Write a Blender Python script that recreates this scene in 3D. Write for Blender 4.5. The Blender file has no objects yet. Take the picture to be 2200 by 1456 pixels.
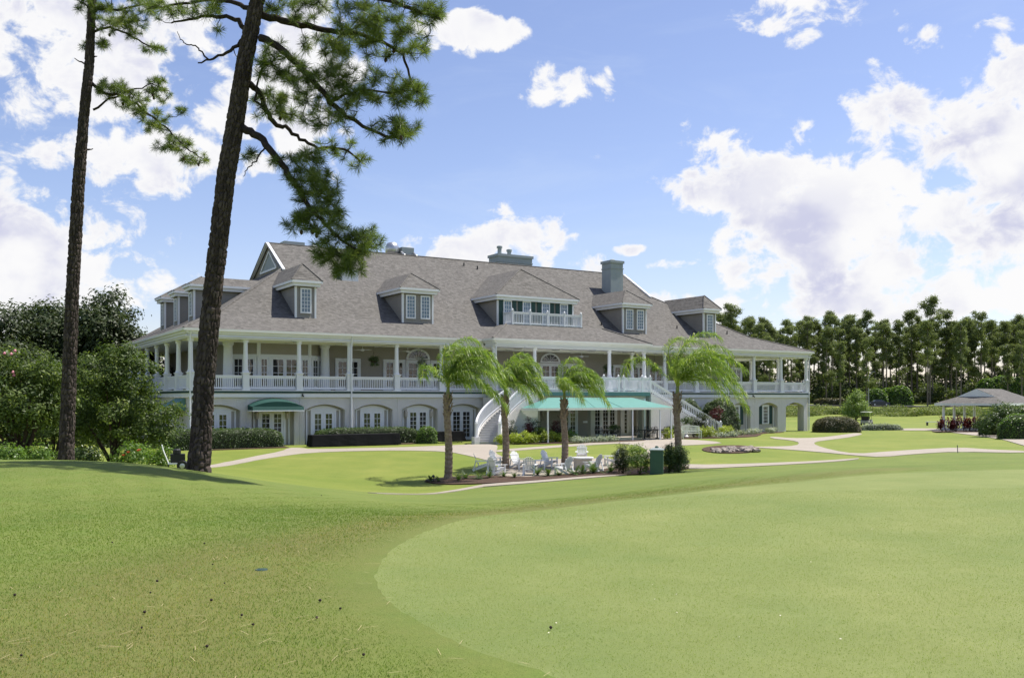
import bpy, bmesh, math, random
import numpy as np
from mathutils import Vector, Matrix
from mathutils.geometry import delaunay_2d_cdt
R = math.radians
random.seed(7); RNG = np.random.default_rng(7)
SC = bpy.context.scene
COL = SC.collection

# ------------------------------------------------------------------ camera
FPX, HY, ZC = 1978.06, 854.66, 3.252          # focal length in photo pixels, horizon row, eye height
cam_d = bpy.data.cameras.new('camera'); cam = bpy.data.objects.new('camera', cam_d); COL.objects.link(cam)
cam.location = (0, 0, ZC); cam.rotation_euler = (R(90), 0, 0)
cam_d.sensor_width = 36; cam_d.lens = FPX / 2200 * 36
cam_d.shift_y = (HY - 728) / 2200
cam_d.clip_start = .1; cam_d.clip_end = 6000
SC.camera = cam

# ------------------------------------------------------------------ sun, exposure
SUN_AZ, SUN_EL = R(25.0), R(63)               # azimuth measured from +X towards +Y
sv = Vector((math.cos(SUN_EL) * math.cos(SUN_AZ), math.cos(SUN_EL) * math.sin(SUN_AZ), math.sin(SUN_EL)))
sl = bpy.data.lights.new('sun', 'SUN'); so = bpy.data.objects.new('sun', sl); COL.objects.link(so)
sl.energy = 5.0; sl.angle = R(.55); sl.color = (1, .955, .88)
so.rotation_euler = sv.to_track_quat('Z', 'Y').to_euler(); so.location = (40, 20, 60)
SC.view_settings.view_transform = 'Standard'; SC.view_settings.look = 'None'
SC.view_settings.exposure = .5; SC.view_settings.gamma = 1; SC.view_settings.use_curve_mapping = False
SC.render.engine = 'CYCLES'
SC.cycles.max_bounces = 8; SC.cycles.diffuse_bounces = 4; SC.cycles.transparent_max_bounces = 8
SC.cycles.caustics_reflective = False; SC.cycles.caustics_refractive = False
SC.cycles.use_denoising = True

# ------------------------------------------------------------------ node helpers
class NT:
    def __init__(s, tree): s.t = tree; s.n = tree.nodes; s.l = tree.links
    def new(s, typ, **kw):
        x = s.n.new(typ)
        for k, v in kw.items():
            if k.startswith('i_'):
                key = k[2:]; key = int(key) if key.isdigit() else key
                s.set(x.inputs[key], v)
            else: setattr(x, k, v)
        return x
    def set(s, inp, v):
        if isinstance(v, bpy.types.NodeSocket): s.l.new(v, inp)
        else: inp.default_value = v
    def math(s, op, a, b=0.0, c=0.0, clamp=False):
        x = s.n.new('ShaderNodeMath'); x.operation = op; x.use_clamp = clamp
        s.set(x.inputs[0], a); s.set(x.inputs[1], b); s.set(x.inputs[2], c); return x.outputs[0]
    def vmath(s, op, a, b=(0, 0, 0)):
        x = s.n.new('ShaderNodeVectorMath'); x.operation = op
        s.set(x.inputs[0], a); s.set(x.inputs[1], b); return x
    def rng(s, v, a, b, c=0.0, d=1.0, smooth=False):
        x = s.n.new('ShaderNodeMapRange'); x.interpolation_type = 'SMOOTHSTEP' if smooth else 'LINEAR'
        s.set(x.inputs[0], v); s.set(x.inputs[1], a); s.set(x.inputs[2], b); s.set(x.inputs[3], c); s.set(x.inputs[4], d)
        return x.outputs[0]
    def noise(s, vec, scale, detail=4, rough=.55, dist=0.0):
        x = s.n.new('ShaderNodeTexNoise'); s.set(x.inputs['Vector'], vec)
        x.inputs['Scale'].default_value = scale; x.inputs['Detail'].default_value = detail
        x.inputs['Roughness'].default_value = rough; x.inputs['Distortion'].default_value = dist
        return x.outputs['Fac']
    def mix(s, f, a, b, mode='MIX'):
        x = s.n.new('ShaderNodeMix'); x.data_type = 'RGBA'; x.blend_type = mode; x.clamp_factor = True
        s.set(x.inputs[0], f)
        s.set(x.inputs[6], a if isinstance(a, bpy.types.NodeSocket) else (*a, 1)[:4])
        s.set(x.inputs[7], b if isinstance(b, bpy.types.NodeSocket) else (*b, 1)[:4])
        return x.outputs[2]
    def bump(s, h, dist=.01, strength=.5, normal=None):
        x = s.n.new('ShaderNodeBump'); x.inputs['Strength'].default_value = strength
        x.inputs['Distance'].default_value = dist; s.set(x.inputs['Height'], h)
        if normal is not None: s.set(x.inputs['Normal'], normal)
        return x.outputs[0]

# ------------------------------------------------------------------ world: blue sky with cumulus
wd = bpy.data.worlds.new('World'); SC.world = wd; wd.use_nodes = True
w = NT(wd.node_tree); w.n.clear()
tc = w.new('ShaderNodeTexCoord'); D = w.vmath('NORMALIZE', tc.outputs['Generated']).outputs[0]
sky = w.new('ShaderNodeTexSky'); sky.sky_type = 'NISHITA'; sky.sun_disc = False
sky.sun_elevation = SUN_EL; sky.sun_rotation = R(90) - SUN_AZ
sky.air_density = 1.0; sky.dust_density = .6; sky.ozone_density = 2.2; sky.altitude = 0
sx = w.new('ShaderNodeSeparateXYZ', i_0=D)
az = w.math('ARCTAN2', sx.outputs[0], sx.outputs[1]); el = w.math('ARCSINE', sx.outputs[2])
# cumulus banks: azimuth, elevation, half-widths in radians (world directions)
def ang(px, py, rx, ry, top=.42):
    a = math.atan2(px - 1100, FPX); e = math.atan2(HY - py, math.hypot(FPX, px - 1100))
    return a, e, rx / FPX, ry / FPX, top
CL = [ang(*q) for q in [
    (110, 140, 260, 140), (300, 335, 210, 70), (590, 190, 175, 170), (-150, 180, 250, 160), (430, 60, 140, 90),
    (30, 560, 220, 150), (260, 625, 170, 45), (-250, 620, 250, 200),
    (1045, 510, 140, 68), (1000, 75, 105, 42, .25), (1180, 195, 115, 52, .34), (1690, 35, 120, 55, .30), (1360, 536, 34, 14, .2),
    (1455, 566, 60, 14, .05), (2130, 165, 60, 28, .05), (1500, 505, 50, 18, .0),
    (1640, 390, 190, 110), (1850, 430, 280, 150), (2040, 300, 250, 130), (2190, 190, 160, 160), (1760, 560, 240, 110),
    (2030, 560, 300, 140), (2350, 420, 300, 250), (1900, 655, 480, 45), (2000, 470, 250, 120)]]
bias = None
for (a, e, ra, re, top) in CL:
    dx = w.math('MULTIPLY', w.math('SUBTRACT', az, a), 1 / ra)
    dy = w.math('MULTIPLY', w.math('SUBTRACT', el, e), 1 / re)
    r2 = w.math('ADD', w.math('MULTIPLY', dx, dx), w.math('MULTIPLY', dy, dy))
    b = w.rng(r2, 0.0, 2.2, top, -.62)
    bias = b if bias is None else w.math('MAXIMUM', bias, b)
# beyond the picture the same kind of broken cumulus goes on round the sky
gen = w.noise(w.vmath('MULTIPLY', D, (1, 1, 1.7)).outputs[0], 2.6, 3, .5)
out = w.math('MAXIMUM', w.rng(w.math('ABSOLUTE', az), .62, .8, 0, 1), w.rng(el, .46, .6, 0, 1))
genb = w.rng(gen, .50, .76, -.55, .45)
bias = w.math('MAXIMUM', bias, w.math('SUBTRACT', genb, w.math('MULTIPLY', w.math('SUBTRACT', 1.0, out), 3.0)))
Dn = w.vmath('MULTIPLY', D, (1, 1, 1.25)).outputs[0]
def cloudn(vec):
    big = w.noise(vec, 9, 3, .55); n1 = w.noise(vec, 24, 10, .62, .3)
    return w.math('ADD', w.math('MULTIPLY', w.math('SUBTRACT', big, .5), 2.3), w.math('MULTIPLY', w.math('SUBTRACT', n1, .5), 2.0))
n0 = cloudn(Dn)
off = w.vmath('ADD', Dn, (.014, .004, .034)).outputs[0]
dens = w.math('ADD', bias, n0)
alpha = w.rng(dens, -.06, .24, 0, 1, True)
wisp = w.math('MULTIPLY', w.rng(w.noise(w.vmath('MULTIPLY', D, (1, 1, 4)).outputs[0], 5, 6, .6, .6), .5, .78, 0, .25, True), w.rng(el, .02, .35, 1, .55))
def puff(vec): return w.math('ADD', w.noise(vec, 8, 2, .5), w.math('MULTIPLY', w.noise(vec, 22, 3, .5), .35))
lit = w.rng(w.math('SUBTRACT', puff(Dn), puff(w.vmath('ADD', Dn, (.03, .0, .055)).outputs[0])), -.17, .09, 0, 1, True)
lit = w.math('MULTIPLY', lit, w.rng(w.noise(Dn, 5.5, 2, .5), .32, .52, .55, 1, True))
thick = w.rng(dens, .08, .70, 0, 1, True)
lit2 = w.math('SUBTRACT', 1.0, w.math('MULTIPLY', w.math('SUBTRACT', 1.0, lit), thick))
ccol = w.mix(lit2, (.44, .45, .575), (.69, .688, .692))
skyc = w.mix(1.0, sky.outputs[0], (.122, .109, .117), 'MULTIPLY')
skyc = w.mix(wisp, skyc, (.50, .58, .70))
fin = w.mix(alpha, skyc, ccol)
bg = w.new('ShaderNodeBackground', i_0=fin); bg.inputs[1].default_value = 1.0
wo = w.new('ShaderNodeOutputWorld', i_0=bg.outputs[0])
wd.cycles.sampling_method = 'MANUAL'; wd.cycles.sample_map_resolution = 512

# ------------------------------------------------------------------ materials
MATS = {}
def mat(name, col, rough=.6, col2=None, nscale=3., bscale=0., bstr=.3, bdist=.01, spec=.4, metal=0., detail=4, coords='Object', trans=0.0):
    if name in MATS: return MATS[name]
    m = bpy.data.materials.new(name); m.use_nodes = True; t = NT(m.node_tree)
    p = t.n['Principled BSDF']; MATS[name] = m
    p.inputs['Roughness'].default_value = rough; p.inputs['Specular IOR Level'].default_value = spec; p.inputs['Metallic'].default_value = metal
    c = t.new('ShaderNodeTexCoord').outputs[coords]
    if col2:
        f = t.rng(t.noise(c, nscale, detail, .6), .3, .7); t.set(p.inputs['Base Color'], t.mix(f, col, col2))
    else: p.inputs['Base Color'].default_value = (*col, 1)
    if bscale: t.set(p.inputs['Normal'], t.bump(t.noise(c, bscale, 5, .6), bdist, bstr))
    if trans:
        bc = p.inputs['Base Color']; tr = t.new('ShaderNodeBsdfTranslucent')
        if bc.is_linked: t.l.new(bc.links[0].from_socket, tr.inputs[0])
        else: tr.inputs[0].default_value = bc.default_value
        mx = t.new('ShaderNodeMixShader', i_0=trans); t.l.new(p.outputs[0], mx.inputs[1]); t.l.new(tr.outputs[0], mx.inputs[2])
        t.l.new(mx.outputs[0], t.n['Material Output'].inputs[0])
    return m
def leafmat(name, c1, c2, c3=None, rough=.45, trans=.35, spec=.5):
    """foliage: each leaf takes its own tint from the mesh attribute 'tint'"""
    m = bpy.data.materials.new(name); m.use_nodes = True; t = NT(m.node_tree); p = t.n['Principled BSDF']; MATS[name] = m
    at = t.new('ShaderNodeAttribute', attribute_name='tint').outputs['Fac']
    c = t.mix(t.rng(at, 0, .75), c1, c2)
    if c3: c = t.mix(t.rng(at, .82, .98), c, c3)
    t.set(p.inputs['Base Color'], c); p.inputs['Roughness'].default_value = rough; p.inputs['Specular IOR Level'].default_value = spec
    tr = t.new('ShaderNodeBsdfTranslucent'); t.set(tr.inputs[0], t.mix(1.0, c, (1.5, 1.6, .75), 'MULTIPLY'))
    mx = t.new('ShaderNodeMixShader', i_0=trans); t.l.new(p.outputs[0], mx.inputs[1]); t.l.new(tr.outputs[0], mx.inputs[2])
    t.l.new(mx.outputs[0], t.n['Material Output'].inputs[0]); return m

WHITE = mat('white_paint', (.70, .71, .725), .5, (.75, .76, .775), 1.2, 30, .05, .003)
CREAM = mat('cream_paint', (.70, .69, .64), .5, (.75, .74, .69), 1.5)
TAUPE = mat('taupe_render', (.30, .275, .235), .75, (.335, .305, .26), 1.0, 40, .15)
GREENP = mat('dark_green_paint', (.007, .040, .034), .5, (.009, .048, .040), 2)
TEAL = mat('teal_band', (.10, .22, .20), .6, (.13, .26, .24), 2)
BLACKM = mat('black_iron', (.012, .012, .013), .45)
STONE = mat('white_stair', (.66, .65, .63), .7, (.74, .73, .71), 3, 40, .1)
TREAD = mat('stair_tread', (.42, .42, .42), .8, (.5, .5, .49), 3, 50, .2)
CHIM = mat('chimney_grey', (.27, .31, .32), .7, (.31, .35, .35), 1.5, 30, .2)
METAL = mat('galvanised', (.55, .56, .57), .35, (.45, .46, .47), 4, metal=.8)
CLOTH = mat('black_tablecloth', (.008, .008, .009), .8, (.012, .012, .013), 3, 12, .4, .03, spec=.15)
CONC = mat('concrete', (.46, .41, .35), .85, (.55, .50, .43), .8, 60, .2, .004)
MULCH = mat('mulch', (.05, .028, .018), .95, (.10, .058, .035), 25, 40, .9, .05)
BARK = None
def stucco():
    m = mat('stucco', (.67, .645, .61), .85, (.74, .715, .675), .7); t = NT(m.node_tree); p = t.n['Principled BSDF']
    c = t.new('ShaderNodeTexCoord').outputs['Object']
    h = t.math('ADD', t.noise(c, 16, 3, .55), t.math('MULTIPLY', t.noise(c, 45, 4, .6), .5))
    t.set(p.inputs['Normal'], t.bump(t.rng(h, .55, .95), .035, .9)); return m
STUCCO = stucco()
RECESS = mat('recess_render', (.40, .38, .345), .8, (.44, .42, .385), 1.5, 40, .12)
def glass():
    m = mat('window_glass', (.012, .014, .016), .04, spec=.9); t = NT(m.node_tree); p = t.n['Principled BSDF']
    c = t.new('ShaderNodeTexCoord').outputs['Object']
    g = t.new('ShaderNodeNewGeometry').outputs['Position']; r = t.new('ShaderNodeObjectInfo').outputs['Random']
    t.set(p.inputs['Base Color'], t.mix(t.rng(r, .55, 1, 0, .8), (.010, .011, .013), (.075, .075, .07)))
    t.set(p.inputs['Normal'], t.bump(t.noise(g, 1.1, 1, .5), .06, .25)); return m
GLASS = glass()
def dormerglass():
    m = mat('dormer_glass', (.10, .16, .22), .08, spec=.8); return m
DGLASS = dormerglass()
def shingle():
    m = mat('roof_shingles', (.2, .18, .16), .9, spec=.15); t = NT(m.node_tree); p = t.n['Principled BSDF']
    uv = t.new('ShaderNodeTexCoord').outputs['UV']
    def course(sc, o):
        b = t.new('ShaderNodeTexBrick', i_Vector=uv); b.offset = o; b.inputs['Scale'].default_value = 1
        b.inputs['Brick Width'].default_value = .30 * sc; b.inputs['Row Height'].default_value = .19
        b.inputs['Mortar Size'].default_value = .008; b.inputs['Mortar Smooth'].default_value = .2
        b.inputs['Color1'].default_value = (0, 0, 0, 1); b.inputs['Color2'].default_value = (1, 1, 1, 1); b.inputs['Mortar'].default_value = (.35, .35, .35, 1)
        return b
    b1 = course(1, .5); b2 = course(.62, .31)
    f = t.math('ADD', t.math('MULTIPLY', b1.outputs['Color'], .55), t.math('MULTIPLY', b2.outputs['Color'], .45))
    col = t.mix(f, (.086, .081, .073), (.190, .180, .164))
    col = t.mix(t.rng(t.noise(uv, .35, 5, .6), .35, .7, 0, .4), col, (.120, .113, .102))
    col = t.mix(t.rng(t.noise(t.vmath('MULTIPLY', uv, (1.6, .14, 1)).outputs[0], 1, 5, .65), .5, .78, 0, .5), col, (.085, .082, .076))
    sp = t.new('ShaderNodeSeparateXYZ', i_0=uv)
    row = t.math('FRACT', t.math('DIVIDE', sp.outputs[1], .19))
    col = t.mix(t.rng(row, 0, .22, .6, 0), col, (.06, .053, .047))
    t.set(p.inputs['Base Color'], col)
    h = t.math('ADD', t.math('MULTIPLY', t.math('SUBTRACT', 1.0, row), 1.0), t.math('MULTIPLY', f, .8))
    t.set(p.inputs['Normal'], t.bump(h, .03, .8)); return m
SHING = shingle()
def siding():
    m = mat('lap_siding', (.23, .215, .19), .7, (.26, .245, .215), 1.2); t = NT(m.node_tree); p = t.n['Principled BSDF']
    c = t.new('ShaderNodeTexCoord').outputs['Object']
    z = t.new('ShaderNodeSeparateXYZ', i_0=c).outputs[2]
    row = t.math('FRACT', t.math('DIVIDE', z, .18))
    t.set(p.inputs['Normal'], t.bump(t.math('SUBTRACT', 1.0, row), .04, .7)); return m
SIDING = siding()
def bark(name, c1, c2, sc=(9, 9, 2.6), dist=.06):
    m = mat(name, c1, .95, spec=.15); t = NT(m.node_tree); p = t.n['Principled BSDF']
    c = t.vmath('MULTIPLY', t.new('ShaderNodeTexCoord').outputs['Object'], sc).outputs[0]
    wv = t.vmath('ADD', c, t.vmath('SCALE', t.new('ShaderNodeTexNoise', i_Vector=c).outputs['Color']).outputs[0]).outputs[0]
    v = t.new('ShaderNodeTexVoronoi', i_Vector=wv); v.feature = 'DISTANCE_TO_EDGE'
    vc = t.new('ShaderNodeTexVoronoi', i_Vector=wv)
    pl = t.rng(v.outputs['Distance'], .02, .22, 0, 1, True)
    cc = t.mix(t.noise(c, 2.5, 6, .65), c1, c2)
    cc = t.mix(t.math('MULTIPLY', vc.outputs['Color'], .35), cc, (c2[0] * 1.3, c2[1] * 1.1, c2[2]))
    t.set(p.inputs['Base Color'], t.mix(pl, (c1[0] * .35, c1[1] * .35, c1[2] * .35), cc))
    t.set(p.inputs['Normal'], t.bump(t.math('ADD', pl, t.math('MULTIPLY', t.noise(c, 6, 5, .7), .4)), dist, .9)); return m
def platebark():
    m = mat('pine_bark', (.1, .1, .1), .95, spec=.12); t = NT(m.node_tree); p = t.n['Principled BSDF']
    at_ = t.new('ShaderNodeAttribute', attribute_name='plate').outputs['Fac']; c = t.new('ShaderNodeTexCoord').outputs['Object']
    n = t.noise(c, 14, 6, .7); col = t.mix(at_, (.030, .025, .023), (.100, .082, .072)); col = t.mix(t.rng(n, .45, .75, 0, .45), col, (.135, .092, .070))
    t.set(p.inputs['Base Color'], col); t.set(p.inputs['Normal'], t.bump(t.noise(t.vmath('MULTIPLY', c, (1, 1, .35)).outputs[0], 40, 5, .7), .02, .7)); return m
BARK = platebark()
BARK2 = mat('palm_trunk', (.17, .12, .085), .9, (.34, .265, .20), 9, 18, .8, .03, spec=.15)
BARK3 = bark('grey_brown_bark', (.10, .075, .06), (.2, .15, .12), (6, 6, 2), .03)

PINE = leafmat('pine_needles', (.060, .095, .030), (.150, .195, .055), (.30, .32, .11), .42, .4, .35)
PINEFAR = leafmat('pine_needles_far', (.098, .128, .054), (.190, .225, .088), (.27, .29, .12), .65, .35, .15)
PALMF = leafmat('palm_leaflets', (.085, .150, .022), (.195, .285, .045), (.42, .47, .13), .4, .42, .35)
DARKLEAF = leafmat('dark_glossy_leaves', (.022, .036, .014), (.055, .078, .026), (.12, .13, .055), .5, .25, .25)
MYRTLE = leafmat('crape_myrtle_leaves', (.038, .066, .018), (.105, .148, .036), (.25, .30, .08), .5, .36, .25)
HEDGE = leafmat('hedge_leaves', (.035, .065, .016), (.085, .135, .032), (.14, .19, .05), .45, .3)
LIME = leafmat('lime_leaves', (.16, .21, .02), (.36, .42, .05), (.50, .52, .10), .45, .4)
BRIGHT = leafmat('bright_green_leaves', (.06, .12, .018), (.14, .23, .035), (.24, .33, .06), .42, .4)
SILVER = leafmat('silver_leaves', (.16, .20, .14), (.34, .38, .30), (.7, .7, .66), .5, .3)
REDLEAF = leafmat('burgundy_leaves', (.035, .006, .010), (.095, .014, .020), (.17, .035, .03), .45, .3)
BROWNH = leafmat('bronze_hedge_leaves', (.055, .060, .020), (.115, .10, .035), (.19, .13, .06), .5, .3)
GRASSB = leafmat('grass_blades', (.090, .155, .022), (.195, .265, .045), (.34, .30, .12), .5, .4, .3)

# ------------------------------------------------------------------ mesh helpers
class MB:
    def __init__(s): s.v = []; s.f = []; s.m = []
    def add(s, vs, fs, mi=0):
        o = len(s.v); s.v += [tuple(q) for q in vs]
        for q in fs: s.f.append([o + i for i in q]); s.m.append(mi)
        return s
    def box(s, x0, x1, y0, y1, z0, z1, mi=0):
        vs = [(x0, y0, z0), (x1, y0, z0), (x1, y1, z0), (x0, y1, z0), (x0, y0, z1), (x1, y0, z1), (x1, y1, z1), (x0, y1, z1)]
        return s.add(vs, [(0, 3, 2, 1), (4, 5, 6, 7), (0, 1, 5, 4), (1, 2, 6, 5), (2, 3, 7, 6), (3, 0, 4, 7)], mi)
    def bar(s, a, b, w, h, mi=0, up=(0, 0, 1)):
        a, b = Vector(a), Vector(b); d = (b - a).normalized(); up = Vector(up)
        if abs(d.dot(up)) > .98: up = Vector((0, 1, 0))
        x = d.cross(up).normalized() * w / 2; y = x.cross(d).normalized() * h / 2
        vs = [a - x - y, a + x - y, a + x + y, a - x + y, b - x - y, b + x - y, b + x + y, b - x + y]
        return s.add(vs, [(0, 3, 2, 1), (4, 5, 6, 7), (0, 1, 5, 4), (1, 2, 6, 5), (2, 3, 7, 6), (3, 0, 4, 7)], mi)
    def prism(s, poly, y0, y1, mi=0):
        """polygon in (x, z), extruded along y"""
        n = len(poly); vs = [(x, y0, z) for x, z in poly] + [(x, y1, z) for x, z in poly]
        return s.add(vs, [list(range(n)), list(range(2 * n - 1, n - 1, -1))] + [(i, i + n, (i + 1) % n + n, (i + 1) % n) for i in range(n)], mi)
    def slab(s, poly, z0, z1, mi=0):
        n = len(poly); vs = [(x, y, z0) for x, y in poly] + [(x, y, z1) for x, y in poly]
        return s.add(vs, [list(range(n - 1, -1, -1)), list(range(n, 2 * n))] + [(i, (i + 1) % n, (i + 1) % n + n, i + n) for i in range(n)], mi)
    def tube(s, pts, rad, n=8, mi=0, cap=True):
        pts = [Vector(p) for p in pts]; k = len(pts); rad = [rad] * k if isinstance(rad, (int, float)) else rad
        vs = []; ref = Vector((.31, .87, .13))
        for i, p in enumerate(pts):
            d = (pts[min(i + 1, k - 1)] - pts[max(i - 1, 0)]).normalized()
            x = d.cross(ref).normalized() if abs(d.dot(ref)) < .99 else d.cross(Vector((1, 0, 0))).normalized(); y = d.cross(x)
            for j in range(n):
                a = 2 * math.pi * j / n; vs.append(p + (x * math.cos(a) + y * math.sin(a)) * rad[i])
        fs = [(i * n + j, i * n + (j + 1) % n, (i + 1) * n + (j + 1) % n, (i + 1) * n + j) for i in range(k - 1) for j in range(n)]
        if cap: fs += [list(range(n - 1, -1, -1)), list(range((k - 1) * n, k * n))]
        return s.add(vs, fs, mi)
    def lathe(s, prof, c=(0, 0, 0), n=12, mi=0):
        vs = []; k = len(prof)
        for r, z in prof:
            for j in range(n):
                a = 2 * math.pi * j / n; vs.append((c[0] + r * math.cos(a), c[1] + r * math.sin(a), c[2] + z))
        fs = [(i * n + j, i * n + (j + 1) % n, (i + 1) * n + (j + 1) % n, (i + 1) * n + j) for i in range(k - 1) for j in range(n)]
        fs += [list(range(n - 1, -1, -1)), list(range((k - 1) * n, k * n))]
        return s.add(vs, fs, mi)
    def mesh(s, name, mats, uv=False, smooth=False):
        me = bpy.data.meshes.new(name); me.from_pydata(s.v, [], s.f)
        for m in (mats if isinstance(mats, (list, tuple)) else [mats]): me.materials.append(m)
        me.polygons.foreach_set('material_index', s.m)
        if smooth: me.polygons.foreach_set('use_smooth', [True] * len(s.f))
        me.update()
        if uv:
            L = me.uv_layers.new(name='uv'); up = Vector((0, 0, 1))
            for p in me.polygons:
                n = p.normal
                t = up.cross(n)
                t = t.normalized() if t.length > 1e-4 else Vector((1, 0, 0)); b = n.cross(t)
                for li in p.loop_indices:
                    co = me.vertices[me.loops[li].vertex_index].co; L.data[li].uv = (co.dot(t), co.dot(b))
        return me
    def build(s, name, mats, parent=None, loc=None, rz=0, uv=False, smooth=False):
        o = bpy.data.objects.new(name, s.mesh(name, mats, uv, smooth)); COL.objects.link(o)
        if parent is not None: o.parent = parent
        if loc is not None: o.location = loc
        if rz: o.rotation_euler = (0, 0, rz)
        return o
def npmesh(name, V, F, m, tint=None, smooth=False):
    """V (n,3), F (k,c) same corner count"""
    V = np.asarray(V, np.float32); F = np.asarray(F, np.int32); k, c = F.shape
    me = bpy.data.meshes.new(name); me.vertices.add(len(V)); me.vertices.foreach_set('co', V.ravel())
    me.loops.add(k * c); me.loops.foreach_set('vertex_index', F.ravel())
    me.polygons.add(k); me.polygons.foreach_set('loop_start', np.arange(0, k * c, c, dtype=np.int32))
    me.update(calc_edges=True); me.materials.append(m)
    if smooth: me.polygons.foreach_set('use_smooth', np.ones(k, bool))
    if tint is not None:
        a = me.attributes.new('tint', 'FLOAT', 'FACE'); a.data.foreach_set('value', np.asarray(tint, np.float32))
    return me
def tag(o, label=None, cat=None, group=None, kind=None):
    if label: o['label'] = label
    if cat: o['category'] = cat
    if group: o['group'] = group
    if kind: o['kind'] = kind
    return o
def thing(name, label, cat, loc=(0, 0, 0), rz=0, group=None):
    o = bpy.data.objects.new(name, None); COL.objects.link(o); o.empty_display_size = .2
    o.location = loc; o.rotation_euler = (0, 0, rz); return tag(o, label, cat, group)
def part(name, me, parent, world=False):
    """link a mesh under parent; world=True when the mesh holds world coordinates and parent is an unrotated Empty"""
    o = bpy.data.objects.new(name, me); COL.objects.link(o); o.parent = parent
    if world: o.matrix_parent_inverse = Matrix.Translation(-Vector(parent.location))
    return o
def clone(root, loc, rz=0, label=None, scale=None):
    r = root.copy(); COL.objects.link(r); r.location = loc; r.rotation_euler = (0, 0, rz)
    if label: r['label'] = label
    if scale: r.scale = scale
    for ch in list(root.children):
        c = ch.copy(); COL.objects.link(c); c.parent = r
        for g in list(ch.children):
            e = g.copy(); COL.objects.link(e); e.parent = c
    return r

# ------------------------------------------------------------------ terrain
def at(px, py, Z): return Vector(((px - 1100) / FPX * Z, Z, ZC + (HY - py) / FPX * Z))
AF = R(31.8416); C0 = Vector((-21.011, 59.908)); DU = Vector((math.cos(AF), math.sin(AF))); DW = Vector((-math.sin(AF), math.cos(AF)))
def BW(u, wd_, z=0.0):
    q = C0 + DU * u + DW * wd_; return Vector((q.x, q.y, z))
def UW(px, wd_):
    """clubhouse length coordinate seen at photo column px on the plane wd_ metres behind the porch edge"""
    r = Vector(((px - 1100) / FPX, 1)); t = (C0.dot(DW) + wd_) / r.dot(DW); return (r * t - C0).dot(DU)
CP = [at(*q) for q in [
    (0, 1456, 5.5), (550, 1456, 5.5), (1100, 1456, 5.5), (1650, 1456, 5.5), (2200, 1456, 5.5), (805, 1250, 8.4), (1300, 1300, 7.46), (1100, 1110, 13.), (1500, 1055, 16.6),
    (1900, 1020, 20.1), (2200, 1010, 21.4), (2200, 1200, 9.6), (1500, 1150, 11.25), (0, 1250, 8.4), (400, 1250, 8.4), (0, 1100, 14), (300, 1100, 14), (0, 993, 22), (200, 988, 23),
    (430, 1011, 24), (300, 995, 23), (-150, 990, 23), (600, 1040, 24), (700, 1055, 25), (800, 1066, 27), (560, 1100, 14), (800, 1100, 14), (1000, 1063, 33), (1000, 1046, 39), (1000, 1110, 15.5), (1000, 1085, 22),
    (1300, 1040, 34), (1270, 1024, 42), (1500, 1012, 43), (1500, 1032, 23), (1830, 990, 50), (1830, 1003, 27), (2200, 975, 50), (2200, 992, 26), (2060, 967, 58),
    (1130, 1018, 45), (1200, 1010, 46), (1400, 1016, 44), (900, 985, 50), (700, 1010, 46), (600, 985, 51), (480, 995, 50), (790, 1060, 38),
    (1700, 940, 75), (2100, 945, 70), (2300, 960, 60), (1950, 950, 72), (1570, 968, 57)]]
CP += [BW(u, -6.5, -.02) for u in range(-4, 64, 8)] + [BW(u, 0, 0) for u in range(-4, 66, 8)] + [BW(u, 34, 0) for u in range(-6, 70, 12)] + [BW(-6, 16, 0), BW(66, 16, 0)]
CP += [Vector(q) for q in [(-12, 36, .45), (-20, 45, .1), (-30, 36, .5), (-42, 60, .1), (-45, 25, 1.2), (-20, 12, 1.5), (-60, 100, 0), (-30, -12, 1.5), (0, -12, 1.55), (30, -12, 1.55), (35, 10, 1.55), (60, 25, 1.3),
    (70, 60, .3), (45, 95, .1), (70, 95, .1), (40, 125, -.4), (80, 125, -.4), (40, 150, -1.0), (90, 150, -1.0), (140, 150, -.8), (45, 178, -.9), (95, 178, -.9), (60, 200, .9), (120, 200, .9), (70, 215, 1.7), (130, 215, 1.7), (70, 240, 2.), (140, 240, 2.),
    (0, 200, 1.), (-60, 200, 1.), (0, 260, 2.), (-120, 260, 2.), (-120, 100, .5), (150, 80, .5), (200, 200, 1.5), (100, 320, 2.2), (0, 320, 2.2), (-150, 20, 1.5), (150, 10, 1.5), (0, -120, 1.5), (-120, -100, 1.5), (120, -100, 1.5)]]
_P = np.array([[p.x, p.y] for p in CP]); _Z = np.array([p.z for p in CP]); _c = 2.5
def _ker(A, B): return -np.sqrt(((A[:, None, :] - B[None, :, :]) ** 2).sum(-1) + _c * _c)
_n = len(_P); _A = np.zeros((_n + 1, _n + 1)); _A[:_n, :_n] = _ker(_P, _P) + .6 * np.eye(_n); _A[:_n, _n] = 1; _A[_n, :_n] = 1
_w = np.linalg.solve(_A, np.append(_Z, 0))
def Hn(x, y):
    x = np.asarray(x, float); y = np.asarray(y, float); sh = x.shape; q = np.stack([x.ravel(), y.ravel()], 1); out = np.empty(len(q))
    for i in range(0, len(q), 20000): out[i:i + 20000] = _ker(q[i:i + 20000], _P) @ _w[:_n] + _w[_n]
    r = np.hypot(q[:, 0], q[:, 1]); k = np.clip((r - 260) / 120, 0, 1)
    return (out * (1 - k) + 2.0 * k).reshape(sh)
def H(x, y): return float(Hn(np.array([x]), np.array([y]))[0])
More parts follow.
